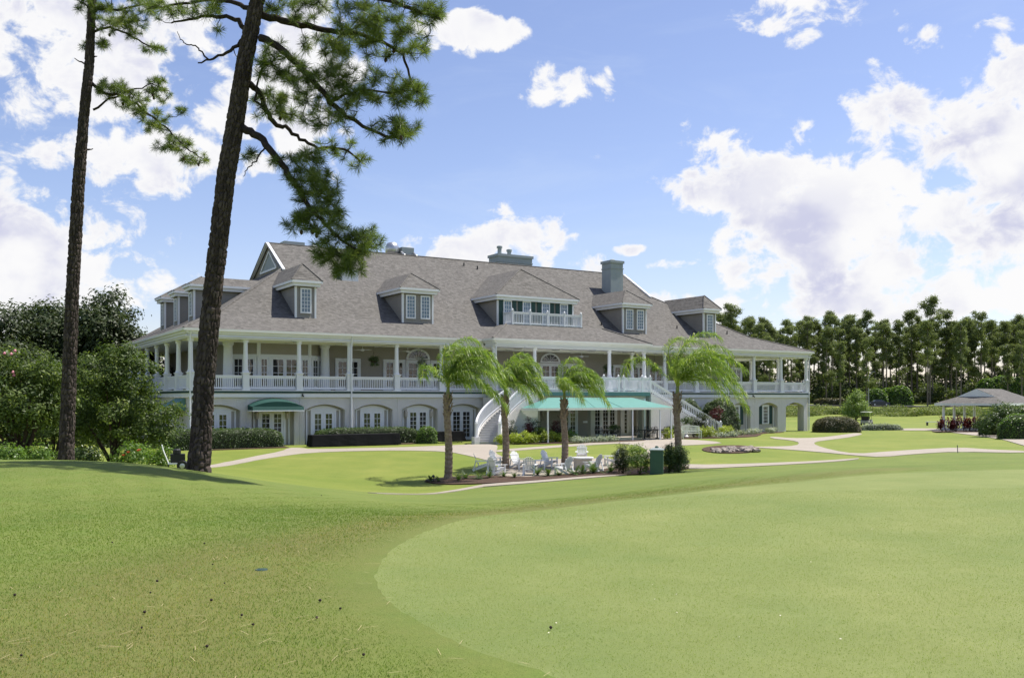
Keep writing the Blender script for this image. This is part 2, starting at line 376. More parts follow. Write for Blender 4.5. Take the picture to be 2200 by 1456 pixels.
def G(px, py, Zmin=4.0, Zmax=400.):
    """where the sight line through a photo pixel meets the terrain"""
    Z = np.concatenate([np.arange(Zmin, 60, .1), np.arange(60, Zmax, .4)])
    zz = ZC + (HY - py) / FPX * Z; g = Hn((px - 1100) / FPX * Z, Z); i = np.argmax(zz <= g + .001)
    if zz[i] > g[i] + .001: i = len(Z) - 1
    return Vector(((px - 1100) / FPX * Z[i], Z[i], g[i]))
def onground(px, Z): x = (px - 1100) / FPX * Z; return Vector((x, Z, H(x, Z)))

def grassmat(name, a, b, c, fine, dry=None, dryattr=False, stripe=0., patch=(.9, .35), f2w=.4, f2s=2.2):
    m = mat(name, a, .8, spec=.2); t = NT(m.node_tree); p = t.n['Principled BSDF']
    o = t.new('ShaderNodeTexCoord').outputs['Object']
    f1 = t.rng(t.noise(o, patch[1], 4, .6), .32, .68); f2 = t.rng(t.noise(o, f2s, 5, .65), .3, .7); f3 = t.noise(o, fine, 4, .75); f4 = t.noise(o, fine * .22, 4, .7)
    col = t.mix(t.math('MULTIPLY', f1, patch[0]), a, b); col = t.mix(t.math('MULTIPLY', f2, f2w), col, c)
    if dryattr:
        d = t.new('ShaderNodeAttribute', attribute_name='dry').outputs['Fac']
        dd = t.math('MULTIPLY', d, t.rng(t.math('ADD', t.math('MULTIPLY', t.noise(o, .8, 6, .7), .7), t.math('MULTIPLY', f4, .4)), .26, .56), clamp=True)
        col = t.mix(t.math('MULTIPLY', dd, .52), col, dry)
    col = t.mix(t.rng(f3, .35, .72, 0, .55), col, t.mix(1.0, col, (.50, .52, .42), 'MULTIPLY'))
    col = t.mix(t.rng(f4, .48, .74, 0, .30), col, t.mix(1.0, col, (1.35, 1.28, 1.25), 'MULTIPLY'))
    t.set(p.inputs['Base Color'], col)
    t.set(p.inputs['Normal'], t.bump(t.math('ADD', f3, t.math('MULTIPLY', f4, .8)), .03, .55)); return m
LAWN = grassmat('lawn_turf', (.172, .220, .032), (.262, .275, .062), (.135, .190, .028), 60, patch=(1., .11), f2w=.7, f2s=.55)
ROUGH = grassmat('fairway_turf', (.108, .172, .027), (.178, .232, .045), (.200, .208, .057), 75, (.150, .118, .044), True, f2w=.55)
GREENT = grassmat('putting_green_turf', (.172, .228, .064), (.265, .295, .100), (.195, .230, .062), 130, patch=(1.0, .40), f2w=.6)
CONC2 = grassmat('path_concrete', (.36, .315, .265), (.42, .37, .315), (.33, .285, .24), 30, patch=(.9, .25))

def axis(a, b, st, lo, hi, g=1.28):
    v = list(np.arange(a, b + st / 2, st)); s_ = st
    while v[-1] < hi: s_ *= g; v.append(v[-1] + s_)
    s_ = st
    while v[0] > lo: s_ *= g; v.insert(0, v[0] - s_)
    return np.array(v)
X = axis(-48, 62, .75, -2500, 2500); Y = axis(-8, 112, .75, -300, 3500)
gx, gy = np.meshgrid(X, Y); gz = Hn(gx, gy)
nx, ny = len(X), len(Y); ii = (np.arange(ny - 1)[:, None] * nx + np.arange(nx - 1)[None, :]).ravel()
gm = npmesh('ground', np.stack([gx.ravel(), gy.ravel(), gz.ravel()], 1), np.stack([ii, ii + 1, ii + nx + 1, ii + nx], 1), LAWN, smooth=True)
g_o = bpy.data.objects.new('ground', gm); COL.objects.link(g_o); tag(g_o, 'bright mown lawn around the clubhouse', kind='structure')

def inside(poly, x, y):
    p = np.asarray(poly); r = np.zeros(x.shape, bool); j = len(p) - 1
    for i in range(len(p)):
        xi, yi = p[i]; xj, yj = p[j]
        c = ((yi > y) != (yj > y)) & (x < (xj - xi) * (y - yi) / (yj - yi + 1e-12) + xi); r ^= c; j = i
    return r
def smoothpoly(poly, k=2):
    p = [Vector(q[:2]) for q in poly]
    for _ in range(k):
        q = []
        for i in range(len(p)): a, b = p[i], p[(i + 1) % len(p)]; q += [a * .75 + b * .25, a * .25 + b * .75]
        p = q
    return p
def drape(name, poly, step, off, m, label=None, skirt=.0, smooth_k=2, kind='structure', hole=None, ready=False):
    p = smoothpoly(poly, smooth_k) if smooth_k else [Vector(q[:2]) for q in poly]; q = []
    for i in range(len(p)):
        a, b = p[i], p[(i + 1) % len(p)]; L = (b - a).length
        if L < 1e-3: continue
        k = 1 if ready else max(1, int(L / step))
        for j in range(k): q.append(a.lerp(b, j / k))
    x0, x1 = min(v.x for v in q), max(v.x for v in q); y0, y1 = min(v.y for v in q), max(v.y for v in q)
    ax, ay = np.meshgrid(np.arange(x0, x1, step) + step * .37, np.arange(y0, y1, step) + step * .41)
    ax += (np.arange(ax.shape[0]) % 2 * step * .5)[:, None]
    inn = inside([(v.x, v.y) for v in q], ax, ay)
    pts = q + [Vector((a, b)) for a, b in zip(ax[inn], ay[inn])]
    ed = []
    if hole:
        o = len(pts); pts += hole; ed = [(o + i, o + (i + 1) % len(hole)) for i in range(len(hole))]
    r = delaunay_2d_cdt(pts, ed, [list(range(len(q)))], 1, 1e-5)
    V = np.array([[v.x, v.y] for v in r[0]]); z = Hn(V[:, 0], V[:, 1]) + off
    me = bpy.data.meshes.new(name); vs = [(a, b, c) for (a, b), c in zip(V, z)]; fs = [list(f_) for f_ in r[2]]
    if hole:      # leave the area of the green out, the two meet edge to edge
        ce = np.array([V[f_].mean(0) for f_ in fs]); ih = inside([(v.x, v.y) for v in hole], ce[:, 0], ce[:, 1]); fs = [f_ for f_, h_ in zip(fs, ih) if not h_]
    nf_ = len(fs)
    if skirt:
        cnt = {}
        for f_ in fs:
            for i in range(len(f_)): e = (f_[i], f_[(i + 1) % len(f_)]); cnt[e] = 1
        for (a, b) in [e for e in cnt if (e[1], e[0]) not in cnt]:
            o = len(vs); vs += [(vs[a][0], vs[a][1], vs[a][2] - skirt), (vs[b][0], vs[b][1], vs[b][2] - skirt), vs[b], vs[a]]; fs.append([o + 2, o + 3, o, o + 1])
    me.from_pydata(vs, [], fs); me.materials.append(m)
    me.polygons.foreach_set('use_smooth', [i < nf_ for i in range(len(fs))]); me.update()
    o = bpy.data.objects.new(name, me); COL.objects.link(o); return tag(o, label, kind=kind)
def gpoly(pix): return [G(*q) for q in pix]

# near slope of rougher grass between the camera and the lower path
NEARP = [(-60, -8), (60, -8), (62, 30)] + [tuple(G(*q)[:2]) for q in [(2200, 974), (2060, 971), (1960, 977), (1895, 984), (1840, 988), (1700, 1000), (1560, 1007), (1480, 1010), (1335, 1023), (1270, 1028.5), (1000, 1051), (830, 1063)]] + [(-5.5, 36), (-9, 33), (-16, 33), (-26, 33), (-60, 33)]
GREENP_XY = gpoly([(1180, 1450), (1060, 1420), (960, 1375), (880, 1330), (825, 1290), (803, 1250), (815, 1210), (860, 1170), (940, 1135), (1050, 1108), (1250, 1085), (1420, 1068), (1550, 1052), (1700, 1038), (1850, 1022), (2000, 1014), (2200, 1009)])
GREENP_XY += [Vector((17, 22)), Vector((21, 14)), Vector((16, 5)), Vector((8, 1.5)), Vector((3, 2.2)), Vector((1.2, 3.6))]
_sp = smoothpoly(GREENP_XY, 2); GB_ = []
for i in range(len(_sp)):       # slightly ragged mowing edge
    a, b = _sp[i], _sp[(i + 1) % len(_sp)]; k = max(1, int((b - a).length / .09))
    for j in range(k): q = a.lerp(b, j / k); GB_.append(q + Vector((random.uniform(-.018, .018), random.uniform(-.018, .018))))
drape('putting_green', GB_, .6, .014, GREENT, 'pale close-mown putting green', smooth_k=0, ready=True)
ro = drape('fairway', NEARP, 1.0, .014, ROUGH, 'rough mown slope in the foreground, browned in a band', smooth_k=0, hole=GB_)
def seg_d(x, y, pl):
    best = np.full(x.shape, 1e9)
    for (ax_, ay_), (bx_, by_) in zip(pl[:-1], pl[1:]):
        vx, vy = bx_ - ax_, by_ - ay_; t = np.clip(((x - ax_) * vx + (y - ay_) * vy) / (vx * vx + vy * vy), 0, 1)
        best = np.minimum(best, np.hypot(x - ax_ - t * vx, y - ay_ - t * vy))
    return best
DRYL = [tuple(G(*q)[:2]) for q in [(150, 1456), (250, 1330), (420, 1240), (620, 1170), (900, 1115), (1200, 1085), (1600, 1040), (1900, 1008)]]
DRYL = [(-2.6, 3.5)] + DRYL
def dryness(x, y):
    d = seg_d(x, y, DRYL); wid = np.interp(y, [5, 8, 12, 20], [2.2, 1.9, 1.0, 1.0]); return np.clip(1.25 - d / wid, 0, 1)
vv = np.empty(len(ro.data.vertices) * 3, np.float32); ro.data.vertices.foreach_get('co', vv); vv = vv.reshape(-1, 3)
da = ro.data.attributes.new('dry', 'FLOAT', 'POINT'); da.data.foreach_set('value', dryness(vv[:, 0], vv[:, 1]).astype(np.float32))

PATHS = [
    ('stair walk', [(430, 1006), (460, 996), (540, 982), (605, 970), (620, 962), (648, 962), (665, 965), (760, 963), (860, 961), (905, 959), (960, 957), (1015, 954.5), (1066, 954.5), (1070, 962), (1063, 973), (1082, 983), (1130, 990), (1180, 986), (1330, 984), (1345, 1000), (1270, 1012), (1150, 1024), (1070, 1026), (1045, 1018), (1085, 998), (1040, 988), (1005, 979), (960, 970), (860, 967.5), (760, 969), (660, 973), (600, 981), (530, 992), (460, 1004)]),
    ('bed walk', [(1064, 967), (1120, 963), (1200, 957), (1290, 950), (1330, 946), (1400, 944), (1480, 944), (1560, 951), (1520, 955), (1450, 958), (1425, 966), (1415, 980), (1370, 990), (1330, 992), (1330, 984), (1380, 978), (1390, 966), (1370, 957), (1330, 953), (1290, 955), (1200, 961), (1120, 967), (1066, 972)]),
    ('fork walk', [(1655, 938), (1700, 942), (1752, 941), (1815, 934), (1838, 930), (1855, 932), (1840, 937), (1780, 945), (1748, 950), (1752, 957), (1790, 968), (1840, 975.5), (1900, 971), (1970, 966), (2060, 961.5), (2130, 966), (2210, 969), (2210, 973.5), (2060, 970), (1960, 976), (1895, 982.5), (1840, 979), (1760, 971), (1640, 963), (1580, 960), (1660, 960), (1712, 958), (1718, 951), (1700, 946), (1655, 942)]),
    ('lower walk', [(1455, 997), (1540, 999), (1690, 994), (1845, 984), (1845, 987), (1700, 998.5), (1560, 1005.5), (1480, 1008), (1450, 1004)]),
    ('edge strip', [(780, 1059), (1000, 1044.5), (1150, 1033), (1270, 1023.5), (1330, 1018.5), (1470, 1003), (1478, 1006), (1336, 1021.5), (1270, 1027), (1150, 1038), (1000, 1049.5), (820, 1061.5)]),
    ('cart path', [(1930, 921), (2000, 920.5), (2060, 922), (2115, 929), (2200, 943), (2260, 955), (2250, 968), (2200, 958), (2130, 940), (2040, 928.5), (1990, 925), (1930, 925)])]
PLAB = {'stair walk': 'pale concrete walk from the hedges past the curved stair to the patio', 'bed walk': 'narrow concrete walk along the flower bed', 'fork walk': 'forked concrete path right of the stone ring',
        'lower walk': 'thin concrete path below the stone ring', 'edge strip': 'thin concrete edge in front of the mulch bed', 'cart path': 'wide path running past the pavilion'}
for i, (nm, px) in enumerate(PATHS):
    drape('path', gpoly(px), .7, .022 + .004 * i, CONC2, PLAB[nm], .08, 1)
drape('mulch_bed', gpoly([(900, 1033), (960, 1026), (1040, 1022), (1160, 1026), (1260, 1015), (1330, 1003), (1480, 1003), (1480, 1008), (1410, 1018), (1330, 1021), (1260, 1024), (1150, 1034), (1040, 1040), (950, 1042)]), .5, .05, MULCH, 'dark mulch bed around the palms and garden chairs', .1, 1)
drape('mulch_bed', [BW(*q) for q in [(20.6, -6.6), (21.2, -7.4), (25, -8.2), (30, -8.3), (32.5, -7.4), (32, -6.6), (26, -6.5), (23, -5.0), (21.5, -4.9)]], .5, .05, MULCH, 'dark mulch bed with lime shrubs at the foot of the clubhouse', .1, 1)
drape('mulch_bed', [BW(*q) for q in [(36.3, -5.2), (44.5, -5.2), (45.5, -2.0), (50, -.9), (54, -.8), (54, -1.9), (50, -2.6), (47, -5.2), (44, -7.4), (40, -7.6), (37, -7)]], .5, .05, MULCH, 'dark mulch bed under the straight stair', .1, 1)
def ellipse(px, py, rx, ry, n=20): return gpoly([(px + rx * math.cos(a), py + ry * math.sin(a)) for a in np.linspace(0, 2 * math.pi, n, endpoint=False)])
drape('mulch_bed', ellipse(1570, 966, 62, 8.5), .4, .05, MULCH, 'oval mulch bed ringed with stones on the lawn', .1, 0)
drape('mulch_bed', [BW(*q) for q in [(.0, -3.2), (5.6, -3.2), (5.9, -.3), (0, -.3)]], .5, .04, MULCH, 'mulch strip under the hedge left of the green door awning', .1, 0)
drape('mulch_bed', [BW(*q) for q in [(8.2, -3.0), (16.6, -3.0), (16.6, -.3), (8.0, -.3)]], .5, .04, MULCH, 'mulch strip under the hedge right of the green door awning', .1, 0)
drape('patio', [BW(*q) for q in [(22.6, -1.1), (22.6, -6.3), (36.2, -7.0), (38, -4.7), (35.2, -1.1)]], .8, .045, CONC, 'shaded concrete patio under the turquoise awning', .1, 0)
drape('road', [Vector(q) for q in [(30, 215), (60, 211), (90, 211), (130, 214), (180, 218), (180, 223), (130, 219), (90, 216), (60, 216), (30, 219)]], 2, .06, mat('asphalt', (.05, .05, .052), .9, (.065, .065, .065), 2), 'asphalt drive far behind the pond bank', .05, 1)

# ------------------------------------------------------------------ clubhouse (local x = along the front, y = into the house)
CH = thing('clubhouse', 'long two-storey clubhouse with wraparound white porch and grey shingle roof', 'building', (C0.x, C0.y, 0), AF)
FL, EV, LEN, DEP = 3.70, 7.80, 59.2, 33.0      # porch floor, eave height, length, depth
BAYS = [3.7 * k for k in range(17)]
def rz_front(y): return EV + (y + .45) * (1.4 / 3.05) if y < 2.6 else 9.2 + (y - 2.6) * .654
# --- roof
E = [(-.45, -.45), (LEN + .45, -.45), (LEN + .45, DEP + .45), (-.45, DEP + .45)]
K = [(2.6, 2.6), (53.9, 2.6), (54.2, DEP - 4), (2.6, DEP - 4)]
T = [(9.0, 9.0), (46.5, 9.0), (46.5, 17.6), (9.0, 17.6)]; ZT = 13.386; RL, RR, RY, ZR = 9.33, 46.19, 13.0, 16.0
rv = [(x, y, EV) for x, y in E] + [(x, y, 9.2) for x, y in K] + [(x, y, ZT) for x, y in T] + [(RL, RY, ZR), (RR, RY, ZR), (RL, 9.0, ZT), (RL, 17.6, ZT), (RR, 9.0, ZT), (RR, 17.6, ZT)]
m = MB(); m.add(rv, [(0, 1, 5, 4), (1, 2, 6, 5), (2, 3, 7, 6), (3, 0, 4, 7), (4, 5, 9, 8), (5, 6, 10, 9), (6, 7, 11, 10), (7, 4, 8, 11),
    (8, 14, 12), (14, 16, 13, 12), (16, 9, 13)][:8] + [(14, 16, 13, 12), (17, 15, 12, 13), (8, 14, 15, 11), (16, 9, 10, 17)])
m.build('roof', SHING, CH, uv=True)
roof = [o for o in CH.children if o.name.startswith('roof')][0]
def cap(a, b, r=.075):   # ridge and hip cap shingles
    q = MB(); q.tube([a, b], r, 6); return q.build('ridge_cap', SHING, roof, uv=True)
for a, b in [((-.45, -.45, EV), (2.6, 2.6, 9.2)), ((2.6, 2.6, 9.2), (9, 9, ZT)), ((LEN + .45, -.45, EV), (53.9, 2.6, 9.2)), ((53.9, 2.6, 9.2), (46.5, 9, ZT)), ((RL - .3, RY, ZR), (RR + .3, RY, ZR))]: cap(a, b)
for ux, sgn in ((RL, -1), (RR, 1)):      # gablets at both ridge ends
    q = MB(); x = ux + sgn * .02; q.add([(x, 9.0, ZT), (x, 17.6, ZT), (x, RY, ZR - .05)], [(0, 1, 2) if sgn > 0 else (2, 1, 0)])
    gb = q.build('gablet', SIDING, CH)
    q = MB()
    for yb in (8.7, 17.9): q.bar((x + sgn * .22, yb, ZT - .1), (x + sgn * .22, RY, ZR - .02), .22, .16)
    q.build('barge_board', WHITE, gb)
    q = MB(); q.bar((x + sgn * .06, 11.0, ZT + .35), (x + sgn * .06, 15.4, ZT + .35), .1, .14)
    for yb in (11.0, 15.4): q.bar((x + sgn * .06, yb, ZT + .35), (x + sgn * .06, 13.0, ZT + 1.9), .1, .14)
    q.build('vent_frame', WHITE, gb)
    q = MB(); q.add([(x + sgn * .03, 11.0, ZT + .35), (x + sgn * .03, 15.4, ZT + .35), (x + sgn * .03, 13.0, ZT + 1.9)], [(0, 1, 2)]); q.build('louvre', CHIM, gb)
    q = MB()
    for y0, y1, z0, z1 in ((8.6, RY, ZT - .26, ZR), (RY, 17.9, ZR, ZT - .2)):   # roof overhang in front of the gablet
        q.add([(x - sgn * .1, y0, z0 + .02), (x + sgn * .40, y0, z0 + .02), (x + sgn * .40, y1, z1 + .02), (x - sgn * .1, y1, z1 + .02)], [(0, 1, 2, 3)])
    q.build('verge', SHING, gb, uv=True)
# --- porch bay roof in the middle with the balcony deck on top
BX0, BX1, BY = 21.75, 37.45, -2.05
bp = [(BX0, BY, EV), (BX1, BY, EV), (BX1, 1, EV), (BX0, 1, EV), (24.75, .95, 9.16), (34.4, .95, 9.16), (34.4, 2.7, 9.16), (24.75, 2.7, 9.16)]
m = MB(); m.add(bp, [(0, 1, 5, 4), (4, 5, 6, 7)]); m.add([(BX0, BY, EV), (24.75, .95, 9.16), (24.75, 2.55, 9.16), (BX0, -.45, EV)], [(0, 1, 2, 3)])
m.add([(BX1, BY, EV), (34.4, .95, 9.16), (34.4, 2.55, 9.16), (BX1, -.45, EV)], [(3, 2, 1, 0)])
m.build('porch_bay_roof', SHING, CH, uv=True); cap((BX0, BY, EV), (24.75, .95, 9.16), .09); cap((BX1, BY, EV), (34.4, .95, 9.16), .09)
# --- eaves: gutter, frieze with dentils, beam, soffit
def eaves(a, b, inn, ta=1, tb=1):
    """a->b outer line at the eave edge, inn = inward unit vector"""
    a, b, n = Vector(a), Vector(b), Vector(inn); t = (b - a).normalized()
    q = MB(); q.bar((*(a + n * .05), EV - .09), (*(b + n * .05), EV - .09), .16, .17); q.build('gutter', CREAM, CH)
    q = MB(); q.bar((*(a + t * .2 * ta + n * .20), EV - .25), (*(b - t * .2 * tb + n * .20), EV - .25), .16, .14)
    q.bar((*(a + t * .35 * ta + n * .37), 7.43), (*(b - t * .35 * tb + n * .37), 7.43), .22, .50); q.build('frieze', WHITE, CH)
    q = MB(); q.bar((*(a + t * .3 * ta + n * .25), 7.2), (*(b - t * .3 * tb + n * .25), 7.2), .03, .06); q.build('beam_moulding', WHITE, CH)
    q = MB(); L = (b - a).length; k = int(L / .19)
    for i in range(3, k - 2):
        c = a + t * (i * .19) + n * .235; q.bar((*(c - t * .045), 7.54), (*(c + t * .045), 7.54), .07, .085)
    o = q.build('dentils', CREAM, CH); o['kind'] = 'stuff'
eaves((-.45, -.45), (BX0 + .4, -.45), (0, 1), 1, 0); eaves((BX1 - .4, -.45), (LEN + .45, -.45), (0, 1), 0, 1); eaves((BX0, BY), (BX1, BY), (0, 1))
eaves((-.45, DEP + .45), (-.45, -.45), (1, 0)); eaves((LEN + .45, -.45), (LEN + .45, DEP + .45), (-1, 0))
eaves((BX0, -.46), (BX0, BY), (1, 0), 0, 1); eaves((BX1, BY), (BX1, -.46), (-1, 0), 1, 0)
m = MB(); m.slab([(-.3, -.3), (LEN + .3, -.3), (LEN + .3, DEP), (-.3, DEP)], 7.26, 7.30); m.slab([(BX0 + .2, -1.85), (BX1 - .2, -1.85), (BX1 - .2, -.32), (BX0 + .2, -.32)], 7.26, 7.30)
m.build('porch_ceiling', CREAM, CH)
m = MB()
for y in (1.4, 2.8): m.box(.2, LEN - .2, y, y + .12, 7.14, 7.257)
for x in BAYS[1:-1]: m.box(x - .06, x + .06, .25, 4.0, 7.16, 7.255)
m.build('ceiling_beams', CREAM, CH)
# --- porch floor edge: white board, green band, white fascia
def floor_edge(poly, nm='porch_floor'):
    q = MB(); q.slab(poly, 3.72, 3.78, 0); return q.build(nm, WHITE, CH)
floor_edge([(-.18, -.18), (LEN + .18, -.18), (LEN + .18, DEP), (-.18, DEP)])
def band(a, b, z0, z1, th, mt, nm):
    q = MB(); q.bar((*a, (z0 + z1) / 2), (*b, (z0 + z1) / 2), th, z1 - z0); q.build(nm, mt, CH)
for a, b in (((-.14, -.06), (LEN + .14, -.06)), ((-.06, -.14), (-.06, DEP)), ((LEN + .06, -.14), (LEN + .06, DEP))):
    band(a, b, 3.58, 3.717, .24, GREENP, 'green_band')
for a, b in (((-.09, -.03), (LEN + .09, -.03)), ((-.03, -.09), (-.03, DEP)), ((LEN + .03, -.09), (LEN + .03, DEP))):
    band(a, b, 3.30, 3.577, .20, WHITE, 'fascia_board')
# --- ground floor: arched stucco bays and the recessed wall behind
def arch_panel(u0, u1, ow, spring=2.40, crown=2.80, th=.42):
    c = (u0 + u1) / 2; ul, ur = c - ow / 2, c + ow / 2; hw = ow / 2; rise = crown - spring; Rr = (hw * hw + rise * rise) / (2 * rise); zc_ = crown - Rr
    arc = []
    a0 = math.asin(hw / Rr)
    for i in range(13):
        a = a0 - 2 * a0 * i / 12; arc.append((c + Rr * math.sin(a), zc_ + Rr * math.cos(a)))
    q = MB(); e = .006
    q.prism([(u0 + e, -.1), (u0 + e, 3.30), (u1 - e, 3.30), (u1 - e, -.1), (ur, -.1)] + arc + [(ul, -.1)], 0, th)
    o = q.build('arched_wall_panel', STUCCO, CH)
    q = MB()          # thin raised lip round the arch
    q.tube([(x, -.012, z + .02) for x, z in arc], .022, 6); q.build('arch_moulding', STUCCO, o)
    return o
for k in range(16):
    if k in (6, 7, 8, 9): continue
    arch_panel(BAYS[k], BAYS[k + 1], 2.95 if k < 13 else 2.55)
for xa, xb in ((.2, 22.4), (36.8, 55.4)): m = MB(); m.box(xa, xb, .43, .6, -.1, 3.3); m.build('recessed_wall', RECESS, CH)
m = MB(); m.box(22.2, 37.0, -.5, -.3, -.1, 3.3); m.build('patio_wall', TAUPE, CH)
m = MB(); m.box(.02, .45, .425, DEP - .1, -.1, 3.29); m.build('side_wall', STUCCO, CH)
m = MB(); m.box(LEN - .45, LEN - .02, .425, .9, -.1, 3.29); m.box(LEN - .45, LEN - .02, 3.4, 8, -.1, 3.29); m.box(LEN - .45, LEN - .02, .9, 3.4, 2.6, 3.29); m.box(55.2, 55.6, .6, 8, -.1, 3.29); m.build('archway_side_wall', STUCCO, CH)
m = MB(); m.box(.5, LEN - .5, DEP - .6, DEP - .2, -.1, 3.3); m.build('rear_wall', STUCCO, CH)
# --- french windows and doors
def french(x, y, z, h, leaves, lw, rows, cols, nm='french_window', rz=0., side=0., frame=.12, glass=GLASS, kick=.25, parent=None, trim=.14):
    """unit centred on x, facing -y; leaves glazed leaves of width lw"""
    q = MB(); W = leaves * lw; X0 = -W / 2
    q.box(X0 - trim, X0, -.05, .05, 0, h + trim); q.box(-X0, -X0 + trim, -.05, .05, 0, h + trim); q.box(X0, -X0, -.05, .05, h, h + trim)
    st = frame; gl = []
    for i in range(leaves):
        a, b = X0 + i * lw, X0 + (i + 1) * lw; e = .004
        q.box(a + e, a + st, -.03, .03, .02, h - .004); q.box(b - st, b - e, -.03, .03, .02, h - .004)
        q.box(a + st, b - st, -.03, .03, .02, kick); q.box(a + st, b - st, -.03, .03, h - st, h - .004)
        gx0, gx1, gz0, gz1 = a + st, b - st, kick, h - st; gl.append((gx0, gx1, gz0, gz1))
        for c in range(1, cols): xx = gx0 + (gx1 - gx0) * c / cols; q.box(xx - .016, xx + .016, -.022, .012, gz0, gz1)
        for r in range(1, rows): zz = gz0 + (gz1 - gz0) * r / rows; q.box(gx0, gx1, -.020, .010, zz - .016, zz + .016)
    o = q.build(nm, WHITE, parent or CH, (x, y, z), rz)
    for g in gl:
        q = MB(); q.box(g[0], g[1], -.004, .004, g[2], g[3]); q.build('glass_pane', glass, o)
    return o
def lantern(x, y, z):
    q = MB(); q.box(-.05, .05, .0, .12, .1, .3); q.lathe([(.03, .0), (.11, .06), (.14, .42), (.03, .55), (.02, .62)], (0, -.1, -.2), 6); o = q.build('wall_lantern', mat('weathered_lantern', (.42, .38, .32), .5, (.5, .46, .4), 8), CH, (x, y, z))
    return o
YR = .375
bc = lambda k: (BAYS[k] + BAYS[k + 1]) / 2
def side_posts(k, d_=1.22):
    for s in (-1, 1):
        q = MB(); q.box(-.05, .05, -.05, .05, 0, 2.42); q.build('jamb_post', WHITE, CH, (bc(k) + s * d_, YR + .02, 0))
def arch_trim(k, z=2.36, hw=1.22, rise=.32):
    q = MB(); n = 12; top = [(-hw + 2 * hw * i / n, z + rise * (1 - ((2 * i / n) - 1) ** 2) + .02) for i in range(n + 1)]
    q.prism([(-hw, z - .0)] + [(x, zz) for x, zz in top] + [(hw, z)], -.03, .03); q.build('arch_head', WHITE, CH, (bc(k), YR + .02, 0))
for k in (0, 2, 3):
    french(bc(k), YR - .03, .02, 2.28, 2, .80, 5, 2, frame=.17); side_posts(k); arch_trim(k)
french(bc(1), YR - .03, .02, 2.30, 2, .82, 6, 2, 'french_door', frame=.16); side_posts(1)
french(bc(4), YR - .03, .02, 2.30, 2, .80, 6, 2, 'french_door', frame=.15); side_posts(4); arch_trim(4)
french(bc(5), YR - .03, .02, 2.30, 2, .86, 6, 2, 'french_door', frame=.14); side_posts(5); arch_trim(5)
for k in (11, 12):
    french(bc(k), YR - .03, .02, 2.28, 2, .80, 5, 2, frame=.17); side_posts(k); arch_trim(k)
for k in (1, 4):
    lantern(bc(k) - 1.05, .30, 2.0); lantern(bc(k) + 1.05, .30, 2.0)
for k, dx in ((13, -.2), (14, 0)):
    french(bc(k) + dx, YR, .75, 1.75, 1, .72, 5, 3, 'shuttered_window', frame=.08, kick=.10, trim=.09)
    for s in (-1, 1):
        q = MB(); q.box(-.22, .22, -.03, .03, .75, 2.5)
        for i in range(20): q.box(-.17, .17, -.045, -.031, .83 + i * .083, .87 + i * .083)
        q.build('window_shutter', GREENP, CH, (bc(k) + dx + s * .70, YR + .01, 0))
    q = MB(); q.box(-.04, .04, -.04, .04, 0, 2.35); q.build('jamb_post', WHITE, CH, (bc(k) + 1.1, YR, 0))
lantern(bc(13) - 1.05, .30, 2.0); lantern(bc(13) + .95, .30, 2.0)
# patio wall doors below the platform
french(UW(1282, -.5), -.56, .02, 2.5, 1, .75, 6, 2, 'french_door', frame=.12); french(UW(1308, -.5) - .05, -.56, .02, 2.5, 2, .72, 6, 2, 'french_door', frame=.12)
french(UW(1343, -.5), -.56, .02, 2.45, 1, .8, 6, 1, 'patio_door', frame=.27); french(UW(1222, -.5), -.56, .02, 2.5, 2, .7, 6, 2, 'french_door', frame=.12)
for px in (1164, 1373): lantern(UW(px, -.5), -.55, 1.95)
q = MB(); q.box(-.22, .22, -.02, .02, 0, .16); q.build('notice_plate', WHITE, CH, (UW(1257, -.5), -.53, 1.2))
q = MB(); q.box(21.9, 22.2, -1.8, -.3, -.1, 3.3); q.box(37.0, 37.3, -1.8, .0, -.1, 3.3); q.build('porch_bay_pier', STUCCO, CH)
# --- door awning (curved top) over bay 1
q = MB(); n = 14; hw = 1.75
prof = [(-hw, 2.42)] + [(-hw + 2 * hw * i / n, 2.78 + .46 * (1 - abs(2 * i / n - 1) ** 2.2)) for i in range(n + 1)] + [(hw, 2.42)]
back = [(x, .0, z) for x, z in prof]; front = [(x, -1.25, 2.42 + (z - 2.42) * .72) for x, z in prof]
front = [(x, -1.15 if z > 2.43 else -1.25, z) for x, _, z in front]
N = len(prof); q.add(back + front, [(i, i + 1, N + i + 1, N + i) for i in range(N - 1)] + [tuple(range(N, 2 * N))])
aw = q.build('door_awning', mat('green_canvas', (.006, .050, .040), .75, (.008, .058, .046), 3, 20, .1), CH, (bc(1), -.01, 0))
q = MB(); q.box(-hw - .02, hw + .02, -1.27, -1.22, 2.36, 2.43); q.box(-hw - .02, -hw + .03, -1.22, 0, 2.36, 2.43); q.box(hw - .03, hw + .02, -1.22, 0, 2.36, 2.43); q.build('awning_valance', WHITE, aw)
q = MB(); q.add([(0, 3.0, 3.25), (0, 6.0, 3.25), (-1.3, 6.0, 2.5), (-1.3, 3.0, 2.5), (-1.3, 6.0, 2.35), (-1.3, 3.0, 2.35), (0, 3, 2.4), (0, 6, 2.4)], [(0, 1, 2, 3), (3, 2, 4, 5), (0, 3, 6), (1, 7, 2)]); q.build('side_awning', TEAL, CH, (-.01, -2.0, 0))
